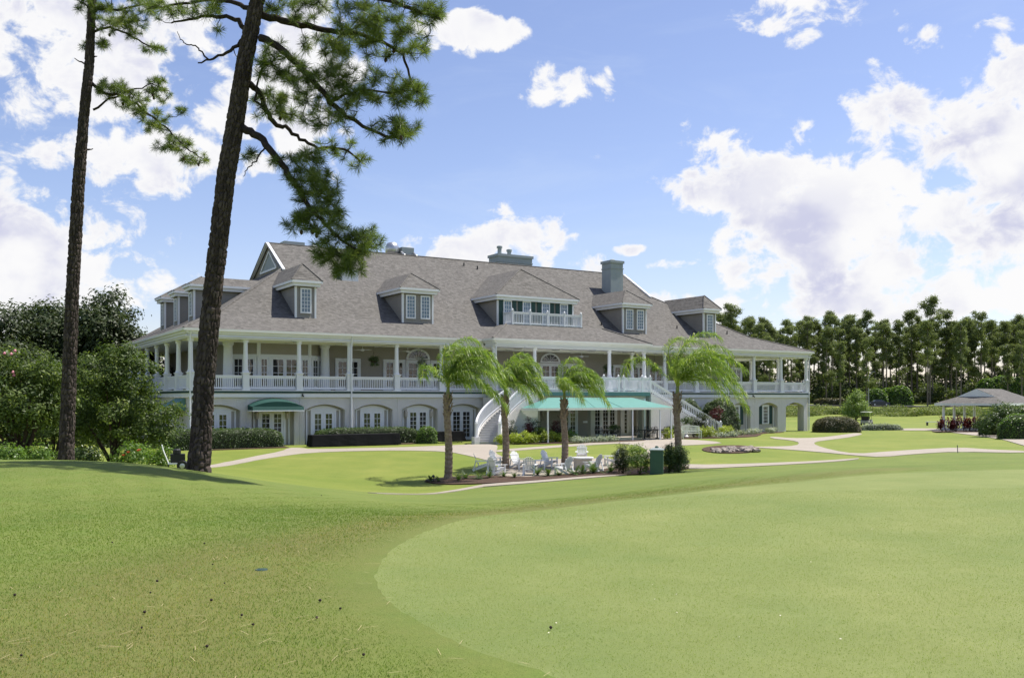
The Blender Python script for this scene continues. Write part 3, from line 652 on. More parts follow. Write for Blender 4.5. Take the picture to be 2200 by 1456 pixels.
# --- porch columns on pedestals
def column(x, y, plain=True):
    q = MB(); q.box(-.21, .21, -.21, .21, 0, 1.12); q.box(-.25, .25, -.25, .25, 0, .10); q.box(-.26, .26, -.26, .26, 1.12, 1.2)
    q.lathe([(.23, 1.2), (.17, 1.36), (.165, 1.5), (.135, 3.18), (.20, 3.22), (.20, 3.40)], n=14)
    return q.mesh('porch_column', WHITE)
COLM = column(0, 0); 
def put(me, nm, loc, rz=0, parent=CH):
    o = bpy.data.objects.new(nm, me); COL.objects.link(o); o.parent = parent; o.location = loc; o.rotation_euler = (0, 0, rz); return o
front_cols = [(BAYS[k], .12) for k in range(17) if k not in (6, 7, 8, 9, 10)] + [(22.2, -1.48), (25.9, -1.48), (33.3, -1.48), (37.0, -1.48), (22.2, .12), (37.0, .12)]
side_cols = [(.12, 3.7 * k) for k in range(1, 9)] + [(LEN - .12, 3.7 * k) for k in range(1, 9)]
for x, y in front_cols + side_cols: put(COLM, 'porch_column', (min(max(x, .12), LEN - .12), y, 3.78))
# --- railings: rails plus balusters for each bay
def railing(a, b, z, h=.95, parent=None, gap=.135, posts=False, lean=0.0, nm='porch_railing', zb=None):
    a, b = Vector(a), Vector(b); zb = z if zb is None else zb; L = (b - a).length; q = MB()
    q.bar((*a, z + h), (*b, zb + h), .12, .09); q.bar((*a, z + h - .10), (*b, zb + h - .10), .05, .10); q.bar((*a, z + .14), (*b, zb + .14), .09, .11)
    o = q.build(nm, WHITE, parent or CH); q = MB(); k = max(2, int(L / gap))
    for i in range(1, k):
        t = i / k; c = a.lerp(b, t); zz = z + (zb - z) * t; q.box(c.x - .024, c.x + .024, c.y - .024, c.y + .024, zz + .18, zz + h - .14)
    e = q.build('balusters', WHITE, parent or o); e['kind'] = 'stuff'; return o
fx = [.12] + BAYS[1:6] + [22.2]
for i in range(6): railing((fx[i] + .24, .12), (fx[i + 1] - .24, .12), 3.78)
fx = [37.0] + BAYS[11:16] + [LEN - .12]
for i in range(6): railing((fx[i] + .24, .12), (fx[i + 1] - .24, .12), 3.78)
railing((22.2, -.12), (22.2, -1.24), 3.78); railing((37.0, -.12), (37.0, -1.24), 3.78)
railing((22.44, -1.48), (24.0, -1.48), 3.78); railing((33.54, -1.48), (36.76, -1.48), 3.78) 
for k in range(8):
    for x in (.12, LEN - .12): railing((x, max(.36, 3.7 * k + .24)), (x, 3.7 * (k + 1) - .24), 3.78)
# --- upper wall behind the porch
WY = 4.2
m = MB(); m.box(WY, 53.3, WY, WY + .3, 3.78, 7.26); m.box(WY, WY + .3, WY + .3, DEP - 4, 3.78, 7.26); m.box(53.0, 53.3, WY + .3, DEP - 4, 3.78, 7.26); m.build('porch_wall', TAUPE, CH)
m = MB(); m.box(53.12, 53.34, WY - .04, WY, 3.78, 7.25); m.build('corner_board', WHITE, CH)
# angled bay window with big round columns
b0, b1 = UW(556, 2.9), UW(665, 2.9); s0, s1 = b0 - 1.7, b1 + 1.7; bw = [(s0, WY), (b0, 2.9), (b1, 2.9), (s1, WY)]
for i, (p, q_) in enumerate(zip(bw[:-1], bw[1:])):
    p, q_ = Vector(p), Vector(q_); L = (q_ - p).length; an = math.atan2(q_.y - p.y, q_.x - p.x); mid = (p + q_) / 2
    q = MB(); q.box(-L / 2, L / 2, .0, .12, 6.30, 7.255); q.build('bay_window_head', TAUPE, CH, (mid.x, mid.y, 0), an)
    q = MB(); q.box(-L / 2, L / 2, .0, .10, 3.78, 6.297); q.box(-L / 2, L / 2, -.05, .0, 6.22, 6.36)
    for s in (-1, 1): q.box(s * L / 2 - .12, s * L / 2 + .12, -.06, .05, 3.79, 7.25)
    q.build('bay_window_wall', WHITE, CH, (mid.x, mid.y, 0), an)
    nrm = Vector((math.sin(an), -math.cos(an))) * .06
    if i == 1:
        french(mid.x + nrm.x, mid.y + nrm.y, 3.8, 2.32, 2, .98, 4, 2, 'french_door', an, kick=.3)
        for s in (-1, 1): french(mid.x + nrm.x + s * 1.5, mid.y + nrm.y, 3.8, 2.32, 1, .62, 4, 2, 'french_window', an, kick=.3)
    else: french(mid.x + nrm.x, mid.y + nrm.y, 3.8, 2.32, 2, .80, 4, 2, 'french_window', an, kick=.3)
q = MB(); q.lathe([(.42, 0), (.42, .12), (.36, .2), (.35, 1.2), (.30, 3.1), (.38, 3.2), (.38, 3.46)], n=18); BIGC = q.mesh('round_column', WHITE)
for px in (490, 698): put(BIGC, 'round_column', (UW(px, 3.3), 3.3, 3.79))
def palladian(px, wy=WY - .06, span=1.0, wide=True):
    u = UW(px, wy); french(u, wy, 3.8, 2.32, 2, .92, 4, 2, 'french_door', kick=.35)
    for s in (-1, 1): french(u + s * 2.05, wy, 3.8, 2.32, 2, .80, 4, 2, 'french_window', kick=.35)
    q = MB(); n = 14; q.add([(1.05 * math.cos(math.pi * i / n), -.03, .8 * math.sin(math.pi * i / n)) for i in range(n + 1)] + [(.86 * math.cos(math.pi * i / n), -.03, .64 * math.sin(math.pi * i / n)) for i in range(n + 1)],
        [(i, i + 1, n + 2 + i, n + 1 + i) for i in range(n)])
    for i in range(1, 6): a = math.pi * i / 6; q.bar((0, -.03, 0), (.9 * math.cos(a), -.03, .67 * math.sin(a)), .03, .03, up=(0, 1, 0))
    q.box(-1.05, 1.05, -.05, .02, -.06, .05); o = q.build('fanlight', WHITE, CH, (u, wy, 6.36))
    q = MB(); q.add([(0, 0, 0)] + [(.9 * math.cos(math.pi * i / n), 0, .68 * math.sin(math.pi * i / n)) for i in range(n + 1)], [(0, i + 1, i + 2) for i in range(n)]); q.build('glass_pane', GLASS, o)
palladian(898); palladian(1182); palladian(1372)
french(UW(747, WY), WY - .06, 3.8, 2.32, 2, .88, 4, 2, 'french_door', kick=.35)
french(UW(1581, WY), WY - .06, 4.4, 1.75, 2, .62, 4, 3, 'porch_window', kick=.1, frame=.1)
# --- ceiling fans on the porch
for px in (779, 876, 1250):
    q = MB(); q.lathe([(.02, 0), (.02, .35), (.06, .36)], n=8); q.lathe([(.06, -.12), (.15, -.06), (.15, .02), (.05, .06)], n=12)
    for i in range(5): a = i * 2 * math.pi / 5; q.bar((.12 * math.cos(a), .12 * math.sin(a), -.02), (.70 * math.cos(a), .70 * math.sin(a), -.02), .14, .015)
    q.build('ceiling_fan', WHITE, CH, (UW(px, 2.2), 2.2, 6.85))
# --- downpipes
for x in (.02, 11.16, BX0 + .45, 48.2, LEN - .03):
    y = -.36 if not 21 < x < 23 else -1.9; q = MB(); q.tube([(x, y - .02, 7.62), (x, y + .1, 7.3), (x, -.17 if x != BX0 + .45 else y + .1, 6.9), (x, -.17 if x != BX0 + .45 else y + .1, 3.9 if x == BX0 + .45 else .05)], .055, 8); q.build('downpipe', WHITE, CH)
for px in (650, 1565, 1618):
    q = MB(); q.tube([(0, 0, 0), (.0, -.2, -.05)], .05, 8); q.box(-.05, .05, -.02, .04, -.06, .12); q.build('security_camera', BLACKM, CH, (UW(px, -.15), -.16, 3.42))
# --- dormers
def dormer(u0, u1, nwin, y0=2.2, zt=11.28, shutters=False, rzf=rz_front, ov=.42, rise=1.35):
    z0 = rzf(y0); yb = 2.6 + (zt - 9.2) / .654; ye = yb + .55; hw = (u1 - u0) / 2; c = (u0 + u1) / 2
    q = MB(); q.add([(-hw, 0, z0 - .25), (hw, 0, z0 - .25), (hw, 0, zt), (-hw, 0, zt), (-hw, yb - y0 + .3, zt), (hw, yb - y0 + .3, zt), (-hw, .5, z0 - .25), (hw, .5, z0 - .25)],
                    [(0, 1, 2, 3), (0, 3, 4, 6), (1, 7, 5, 2)])
    d = q.build('dormer', SIDING, CH, (c, y0, 0))
    # hipped roof
    ez = zt + .38; top = min(ez + rise, 15.6); ay = min(hw + ov, 2.9); yr = 2.6 + (top - 9.2) / .654 - y0
    q = MB(); a, b, f = -hw - ov, hw + ov, -ov; ye = 2.6 + (ez - 9.2) / .654 - y0 + .2
    fr = hw * .0
    q.add([(a, f, ez), (b, f, ez), (b, ye, ez), (a, ye, ez), (0, ay - ov, top), (0, yr + .2, top)], [(0, 1, 4), (1, 2, 5, 4), (3, 0, 4, 5)])
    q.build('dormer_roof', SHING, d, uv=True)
    q = MB(); q.tube([(a, f, ez), (0, ay - ov, top)], .06, 6); q.tube([(b, f, ez), (0, ay - ov, top)], .06, 6); q.build('hip_cap', SHING, d, uv=True)
    q = MB()
    for (x0, x1, yy0, yy1) in ((a, b, f, f + .10), (a, a + .10, f + .10, ye), (b - .10, b, f + .10, ye)): q.box(x0, x1, yy0, yy1, ez - .17, ez - .005)
    for (x0, x1, yy0, yy1) in ((a + .14, b - .14, f + .14, f + .24), (a + .14, a + .24, f + .24, ye - .3), (b - .24, b - .14, f + .24, ye - .3)): q.box(x0, x1, yy0, yy1, zt - .02, ez - .172)
    q.box(a + .10, b - .10, f + .10, ye - .2, ez - .10, ez - .06); q.build('cornice', WHITE, d)
    for s in (-1, 1):
        q = MB(); q.box(s * hw - .07, s * hw + .07, -.03, .11, z0 - .1, zt - .02); q.build('corner_trim', WHITE, d)
    ww = .62; xs = [0] if nwin == 1 else ([-.62, .62] if nwin == 2 else [-2.85, -.98, .92, 2.78])
    for x in xs:
        zb, zh = (z0 + .42, 1.62) if nwin < 4 else (z0 + .05, 2.0)
        q = MB(); w2 = ww / 2; e = -.03
        q.box(x - w2 - .1, x - w2, e - .05, e + .03, zb - .1, zb + zh + .1); q.box(x + w2, x + w2 + .1, e - .05, e + .03, zb - .1, zb + zh + .1)
        q.box(x - w2, x + w2, e - .05, e + .03, zb + zh, zb + zh + .1); q.box(x - w2, x + w2, e - .05, e + .03, zb - .1, zb)
        for i in (1, 2): xx = x - w2 + ww * i / 3; q.box(xx - .014, xx + .014, e - .03, e + .01, zb, zb + zh)
        for i in range(1, 6): zz = zb + zh * i / 6; q.box(x - w2, x + w2, e - .028, e + .008, zz - .014, zz + .014)
        q.build('window_frame', WHITE, d)
        q = MB(); q.box(x - w2, x + w2, e - .012, e - .004, zb, zb + zh); q.build('window_pane', DGLASS, d)
        if shutters:
            for s in (-1, 1): q = MB(); q.box(x + s * .64 - .19, x + s * .64 + .19, -.07, -.004, zb - .05, zb + zh + .05); q.build('shutter', GREENP, d)
    return d
dormer(7.88, 9.33, 1); dormer(16.28, 18.82, 2); dormer(37.71, 40.32, 2); dormer(47.38, 48.86, 1)
dormer(24.9, 32.4, 4, y0=2.45, shutters=True, rise=2.65)
for j in range(3):   # dormers on the left slope, windows facing left
    d = dormer(-.75, .75, 1, rise=.7) ; d.rotation_euler = (0, 0, R(-90)); d.location = (2.2, 9.2 + j * 5.2, 0)
# --- balcony railing on the porch bay roof
PW = MB(); PW.box(-.08, .08, -.08, .08, 0, 1.12); PW.box(-.11, .11, -.11, .11, 1.12, 1.16); PW.lathe([(.03, 1.16), (.075, 1.22), (.075, 1.27), (.0, 1.34)], n=8); POSTM = PW.mesh('railing_post', WHITE)
by0 = 1.05; bx0, bx1 = UW(1101, by0), UW(1248, by0)
xs = [bx0 + (bx1 - bx0) * i / 4 for i in range(5)]
for x in xs: put(POSTM, 'railing_post', (x, by0, 9.15))
for i in range(4): railing((xs[i] + .08, by0), (xs[i + 1] - .08, by0), 9.16, 1.02, nm='balcony_railing', gap=.15)
put(POSTM, 'railing_post', (bx0, 2.4, 9.15)); railing((bx0, by0 + .08), (bx0, 2.32), 9.16, 1.02, nm='balcony_railing'); railing((bx1, by0 + .08), (bx1, 2.32), 9.16, 1.02, nm='balcony_railing')
m = MB(); m.box(bx0 - .15, bx1 + .15, by0 - .15, 2.6, 9.165, 9.20); m.build('balcony_deck', CHIM, CH)
# --- chimneys and vents
def chimney(x0, x1, y0, y1, z0, z1, mt=CHIM):
    q = MB(); q.box(x0, x1, y0, y1, z0, z1 - .25); q.box(x0 - .1, x1 + .1, y0 - .1, y1 + .1, z1 - .25, z1); q.box(x0 - .05, x1 + .05, y0 - .05, y1 + .05, z1 - .8, z1 - .7); o = q.build('chimney', mt, CH); return o
ch1 = chimney(41.0, 42.5, 8.2, 9.6, 12.6, 16.5); q = MB(); q.lathe([(.3, 0), (.3, .12), (.2, .2), (.05, .25)], (41.75, 8.9, 16.5), 10); q.build('chimney_pot', CHIM, ch1)
ch2 = chimney(32.0, 35.9, 14.2, 16.0, 15, 17.2)
for x, h_ in ((32.5, .6), (33.6, .35)): q = MB(); q.lathe([(.2, 0), (.2, h_), (.28, h_ + .02), (.28, h_ + .2), (.1, h_ + .28)], (x, 14.8, 17.2), 10); q.build('chimney_pot', CHIM, ch2)
q = MB(); q.add([(13.6, 7.9, 12.4), (15.0, 7.9, 12.4), (15.0, 7.9, 13.55), (13.6, 7.9, 13.55), (13.6, 9.6, 13.55), (15.0, 9.6, 13.55)], [(0, 1, 2, 3), (3, 2, 5, 4), (0, 3, 4), (1, 5, 2)]); q.build('roof_vent_box', mat('pale_metal', (.6, .63, .65), .4, (.55, .58, .6), 3), CH)
for u_, y_ in ((28.2, 11.6), (27, 12), (36.2, 3.4), (45.2, 3.5), (51.2, 3.0)):
    q = MB(); z_ = rz_front(y_); q.tube([(u_, y_, z_ - .1), (u_, y_, z_ + .28)], .06, 8); q.build('vent_pipe', BLACKM, CH)
# rooftop plant behind the ridge
def rooftop(x, y, label, k):
    p = BW(x, y, 0); t = thing('rooftop_unit', label, 'ventilation unit', (p.x, p.y, 15.4), AF)
    q = MB(); q.box(-.2, 1.0, -.6, .6, -.4, 1.5) if k else q.box(-.9, .9, -.6, .6, -.6, 1.15)
    part('cabinet', q.mesh('cabinet', CHIM), t)
    if k:
        q = MB(); q.lathe([(.5, -.4), (.5, .8), (.62, .85), (.62, 1.5), (.45, 1.85), (.1, 1.95)], (-.9, 0, 0), 14); part('fan_cowl', q.mesh('fan_cowl', METAL, smooth=True), t)
        for dx in (-.3, .9): q = MB(); q.tube([(dx, -.7, 1.0), (dx, -1.4, .6), (dx, -1.5, .1)], .12, 8); part('duct', q.mesh('duct', METAL, smooth=True), t)
    else:
        q = MB(); q.lathe([(.4, 0), (.4, .5), (.5, .52), (.5, .8), (.2, .9)], (1.8, 0, .2), 12); part('fan_cowl', q.mesh('fan_cowl', METAL, smooth=True), t)
rooftop(UW(862, 14.6), 14.6, 'silver round cowl and grey cabinet behind the ridge, right of the pine needles', 1)
rooftop(UW(628, 15), 15, 'grey rooftop box just right of the gable peak', 0)
# --- raised platform in front of the porch bay
PY = -4.6; PX0, PX1 = 24.1, 35.1
m = MB(); m.slab([(PX0, PY), (PX1, PY), (PX1, -.32), (PX0, -.32)], 3.72, 3.775); m.slab([(22.2, -1.7), (PX0 - .004, -1.7), (PX0 - .004, -.3), (22.2, -.3)], 3.72, 3.775); m.slab([(PX1 + .004, -1.7), (37.0, -1.7), (37.0, -.3), (PX1 + .004, -.3)], 3.72, 3.775); m.build('platform_floor', WHITE, CH)
m = MB(); m.box(PX0 + .03, PX1 - .03, PY + .03, -.52, 3.42, 3.717); m.build('platform_edge', TEAL, CH)
m = MB(); m.box(22.2, PX0, -1.66, -.52, 3.0, 3.717); m.box(PX1, 37.0, -1.66, -.52, 3.0, 3.717); m.build('platform_soffit', STUCCO, CH)
m = MB(); m.box(PX0 + .06, PX1 - .06, PY + .5, PY + .8, 2.75, 3.417); m.build('platform_beam', STUCCO, CH)
for x in (PX0 + .3, 29.6, PX1 - .3):
    q = MB(); q.box(x - .22, x + .22, PY + .42, PY + .86, 0, 2.747); q.build('platform_pier', TAUPE, CH)
pxs = [PX0, UW(1225, PY), UW(1251, PY), UW(1298.6, PY), UW(1330, PY), UW(1341, PY), UW(1381, PY), PX1]
for x in pxs: put(POSTM, 'railing_post', (x, PY + .08, 3.775), 0)
for a, b in zip(pxs[:-1], pxs[1:]): railing((a + .08, PY + .08), (b - .08, PY + .08), 3.775, 1.05, nm='platform_railing', gap=.12)
for x in (PX0, PX1): railing((x, -1.7), (x, -2.9), 3.775, 1.05, nm='platform_railing')
# --- straight stair on the right
q = MB(); n = 21; run = 7.75 / n; s0_ = PX1
for i in range(n):
    z1 = 3.72 - (i + 1) * (3.72 / (n + 1)); q.box(s0_ + i * run + .004, s0_ + (i + 1) * run, -4.4, -3.02, max(z1 - .5, -.1), z1)
st = q.build('straight_stair', TREAD, CH)
q = MB()
for y0, y1 in ((-4.62, -4.42), (-3.0, -2.8)): q.prism([(s0_ + .004, 3.62), (s0_ + 7.75, .12), (s0_ + 7.9, -.1), (s0_ + .004, -.1)], y0, y1)
q.build('stair_wall', STUCCO, st)
railing((s0_ + .1, -4.52), (s0_ + 7.75, -4.52), 3.66, .95, st, .19, nm='stair_railing', zb=.14); 
railing((s0_ + .1, -2.9), (s0_ + 7.75, -2.9), 3.66, .95, st, .19, nm='stair_railing', zb=.14)
for y in (-4.52, -2.9): put(POSTM, 'newel_post', (s0_ + 7.82, y, 0), parent=st)
# --- curved stair on the left
B = [Vector(q) for q in ((19.15, -5.75), (20.15, -4.0), (21.9, -3.75), (24.1, -3.75))]
def bez(t): u = 1 - t; return B[0] * u ** 3 + B[1] * 3 * u * u * t + B[2] * 3 * u * t * t + B[3] * t ** 3
def bezd(t): u = 1 - t; return ((B[1] - B[0]) * 3 * u * u + (B[2] - B[1]) * 6 * u * t + (B[3] - B[2]) * 3 * t * t).normalized()
n = 21; q = MB(); SW = .72
def edge(t, s): d = bezd(t); return bez(t) + Vector((-d.y, d.x)) * s
for i in range(n):
    t0, t1 = i / n, (i + 1) / n - .001; z = (i + 1) * 3.72 / (n + 1)
    q.slab([edge(t0, SW), edge(t0, -SW), edge(t1, -SW), edge(t1, SW)][::-1], max(z - .6, -.1), z)
    q.slab([edge(t0 - .008, SW), edge(t0 - .008, -SW), edge(t0 + .001, -SW), edge(t0 + .001, SW)][::-1], z - .045, z + .003)
cs = q.build('curved_stair', TREAD, CH)
for s in (1, -1):
    w0, w1 = s * SW, s * (SW + .2); q = MB(); K_ = 28
    for i in range(K_):
        t0, t1 = i / K_, (i + 1) / K_; za, zb_ = .30 + t0 * 3.45, .30 + t1 * 3.45
        a0, a1, b0_, b1_ = edge(t0, w0), edge(t0, w1), edge(t1, w0), edge(t1, w1)
        q.add([(*a0, -.1), (*a1, -.1), (*b1_, -.1), (*b0_, -.1), (*a0, za), (*a1, za), (*b1_, zb_), (*b0_, zb_)], [(4, 5, 6, 7), (0, 4, 7, 3), (1, 2, 6, 5)] + ([(0, 1, 5, 4)] if i == 0 else []) + ([(2, 3, 7, 6)] if i == K_ - 1 else []))
    q.build('stair_wall', STUCCO, cs)
    q = MB(); mid = s * (SW + .1)
    tp = [(*edge(i / K_, mid), .36 + i / K_ * 3.45 + 1.0) for i in range(K_ + 1)]; bt = [(p[0], p[1], p[2] - .92) for p in tp]
    qb = MB()
    for i in range(K_): q.bar(tp[i], tp[i + 1], .13, .09); qb.bar(bt[i], bt[i + 1], .08, .09); q.bar((tp[i][0], tp[i][1], tp[i][2] - .1), (tp[i + 1][0], tp[i + 1][1], tp[i + 1][2] - .1), .05, .12)
    q.build('stair_railing', WHITE, cs); qb.build('bottom_rail', WHITE, cs); q = MB(); kk = 52
    for i in range(kk + 1): t = i / kk; c = edge(t, mid); z = .36 + t * 3.45; q.box(c.x - .024, c.x + .024, c.y - .024, c.y + .024, z + .08, z + .95)
    o = q.build('balusters', WHITE, cs); o['kind'] = 'stuff'
    c = edge(0, mid); put(POSTM, 'newel_post', (c.x, c.y, .3), parent=cs)
    q = MB(); q.box(c.x - .22, c.x + .22, c.y - .16, c.y + .28, -.1, .5); q.build('newel_plinth', STONE, cs)
# --- turquoise patio awning
AQ = mat('turquoise_canvas', (.145, .365, .315), .6, (.165, .40, .35), 2, 8, .15, .02, trans=.35)
ax0, ax1, ay0, ay1 = UW(1156, -7.0), UW(1446, -7.0), -4.75, -7.0; az0, az1 = 3.28, 2.52
tx0, tx1 = ax0 + 2.4, ax1 - 2.3
q = MB(); q.add([(ax0, ay1, az1), (ax1, ay1, az1), (tx1, ay0, az0), (tx0, ay0, az0), (ax0, ay0, az1), (ax1, ay0, az1)], [(0, 1, 2, 3), (0, 3, 4), (1, 5, 2)])
for i in range(1, 6): pass
A_ = q.build('patio_awning', AQ, CH)
q = MB(); q.box(ax0, ax1, ay1 - .02, ay1 + .02, az1 - .17, az1 - .002); q.box(ax0 - .02, ax0 + .02, ay1 + .02, ay0, az1 - .17, az1 - .002); q.box(ax1 - .02, ax1 + .02, ay1 + .02, ay0, az1 - .17, az1 - .002); q.build('valance', mat('pale_canvas', (.62, .66, .58), .7, (.66, .7, .62), 2), A_)
for px, yy in ((1177, -6.9), (1359, -6.9), (1418, -6.9), (1385, -4.9), (1463, -6.9)):
    x = min(UW(px, yy), ax1 - .1); q = MB(); q.box(x - .045, x + .045, yy - .045, yy + .045, 0, az1 - .02 if yy < -6 else az0 - .1); q.build('awning_post', WHITE, A_)
for i in (2, 3):
    x = tx0 + (tx1 - tx0) * i / 5; q = MB(); q.bar((x, ay0, az0 + .012), (ax0 + (ax1 - ax0) * i / 5, ay1, az1 + .012), .05, .02); q.build('canvas_seam', AQ, A_)

# ------------------------------------------------------------------ foliage helpers
def unit(v): return v / np.maximum(np.linalg.norm(v, axis=-1, keepdims=True), 1e-9)
def leaf_quads(P, Nrm, L, W, rng, droop=0.0):
    """one folded diamond leaf at each point"""
    k = len(P); r = unit(rng.normal(size=(k, 3))); t = unit(np.cross(Nrm, r)); b = np.cross(Nrm, t)
    L = L * rng.uniform(.7, 1.3, (k, 1)); W = W * rng.uniform(.7, 1.3, (k, 1))
    V = np.stack([P - t * L / 2, P + b * W / 2 + Nrm * W * .12, P + t * L / 2 - Nrm * L * .12, P - b * W / 2 + Nrm * W * .12], 1).reshape(-1, 3)
    return V, np.arange(4 * k).reshape(k, 4)
def cloud_points(blobs, n, clump, rng, shell=.55, per=26):
    """leaf positions: clumps scattered through ellipsoids, leaves scattered round each clump"""
    B_ = np.array(blobs, float); vol = np.prod(B_[:, 3:6], 1) ** (2 / 3); vol /= vol.sum(); nc = max(8, n // per)
    bi = rng.choice(len(B_), nc, p=vol); d = unit(rng.normal(size=(nc, 3))); r = rng.uniform(shell ** 3, 1, (nc, 1)) ** (1 / 3)
    c = B_[bi, :3] + d * r * B_[bi, 3:6]
    ct = rng.uniform(0, 1, nc); li = rng.integers(0, nc, n); g = rng.normal(size=(n, 3)) * clump * np.array([1, 1, .75])
    P = c[li] + g; out = unit(unit(P - B_[bi[li], :3]) * .7 + unit(g) * .5 + np.array([0, 0, .55]) + rng.normal(size=(n, 3)) * .5)
    tint = np.clip(.55 * ct[li] + .45 * rng.uniform(0, 1, n) + .10 * rng.normal(size=n), 0, 1)
    return P, out, tint, c
def crown_mesh(name, blobs, n, L, W, m, clump=.3, seed=1, shell=.55, per=26):
    rng = np.random.default_rng(seed); P, N_, t, c = cloud_points(blobs, n, clump, rng, shell, per); V, F = leaf_quads(P, N_, L, W, rng)
    return npmesh(name, V, F, m, t), c
def bush(name, label, cat, base, blobs, n, L, W, m, clump=.16, seed=1, stems=5, stem_r=.025, stem_m=None, group=None, shell=.55, trunk='stems', crown='foliage', per=26):
    t = thing(name, label, cat, base, 0, group); me, c = crown_mesh(crown, blobs, n, L, W, m, clump, seed, shell, per); part(crown, me, t)
    rng = random.Random(seed); q = MB()
    for i in range(stems):
        tg = Vector(c[rng.randrange(len(c))]); tg = Vector((tg.x * .7, tg.y * .7, tg.z)); a = Vector((rng.uniform(-1, 1) * stem_r * 3, rng.uniform(-1, 1) * stem_r * 3, -.1)); mid = a.lerp(tg, .5) + Vector((rng.uniform(-.1, .1), rng.uniform(-.1, .1), .1)) * tg.length * .4
        q.tube([a, a.lerp(mid, .5), mid, tg], [stem_r, stem_r * .85, stem_r * .65, stem_r * .3], 6)
    part(trunk, q.mesh(trunk, stem_m or BARK3), t); return t
def hedge(name, label, cat, loc, rz, sx_, sy_, sz_, n, L, m, seed=1, group=None, power=5, wob=.05):
    """clipped hedge: leaves over a superellipsoid body with a dark twiggy inside"""
    rng = np.random.default_rng(seed); t = thing(name, label, cat, loc, rz, group)
    d = rng.uniform(-1, 1, (n * 3, 3)); d[:, 2] = rng.uniform(-.25, 1, n * 3); mx = (np.abs(d) ** power).sum(1) ** (1 / power); d = d / mx[:, None]
    keep = rng.uniform(0, 1, n * 3) < .5; d = d[keep][:n]
    N_ = unit(np.sign(d) * np.abs(d) ** (power - 1) / np.array([sx_, sy_, sz_])); S = np.array([sx_ / 2, sy_ / 2, sz_])
    P = d * S; ph = P * 2.3; bumpy = np.sin(ph[:, 0] * 1.7 + 1.3 * np.sin(ph[:, 2] * 2)) * np.sin(ph[:, 1] * 1.9 + ph[:, 2]) * wob
    P = P + N_ * (bumpy + rng.normal(size=len(P)) * .035)[:, None]; P[:, 2] = np.maximum(P[:, 2], .03)
    N2 = unit(N_ + rng.normal(size=P.shape) * .55 + np.array([0, 0, .25])); V, F = leaf_quads(P, N2, L, L * .6, rng)
    part('foliage', npmesh('foliage', V, F, m, np.clip(rng.uniform(0, 1, len(P)) * .8 + bumpy * 3, 0, 1)), t)
    u_ = np.linspace(0, 2 * math.pi, 29)[:-1]; v_ = np.linspace(-.25, math.pi / 2, 9); q = MB(); vs = []
    def se(x): return math.copysign(abs(x) ** (2 / power), x)
    for b in v_:
        for a in u_: vs.append((se(math.cos(a)) * se(math.cos(b)) * (S[0] - .05), se(math.sin(a)) * se(math.cos(b)) * (S[1] - .05), max(se(math.sin(b)) * (S[2] - .05), -.05)))
    k = len(u_); q.add(vs, [(i * k + j, i * k + (j + 1) % k, (i + 1) * k + (j + 1) % k, (i + 1) * k + j) for i in range(len(v_) - 1) for j in range(k)])
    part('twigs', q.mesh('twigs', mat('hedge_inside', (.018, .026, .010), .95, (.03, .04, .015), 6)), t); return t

# ------------------------------------------------------------------ the two tall pines in front
def tuft_mesh(name, P, Dr, rad, m, needles, rng, wdt=.0066):
    k = len(P); n = k * needles; c = np.repeat(P, needles, 0); a = np.repeat(Dr, needles, 0); rr = np.repeat(rad, needles)[:, None]
    d = unit(unit(rng.normal(size=(n, 3))) + a * .55 + np.array([0, 0, .10])); s = rr * rng.uniform(.75, 1.1, (n, 1))
    sd = unit(np.cross(d, rng.normal(size=(n, 3)))) * wdt / 2; st = c + a * rng.uniform(-.5, .15, (n, 1)) * rr
    tip = st + d * s - np.array([0, 0, 1]) * s * .10; mid = st + d * s * .5
    V = np.stack([st - sd * .6, st + sd * .6, mid + sd, tip, mid - sd], 1).reshape(-1, 3)
    F = (np.arange(n) * 5)[:, None] + np.array([0, 1, 2, 3, 4])
    tt = np.repeat(rng.uniform(0, 1, k), needles) * .6 + rng.uniform(0, 1, n) * .4
    return npmesh(name, V, F, m, tt)
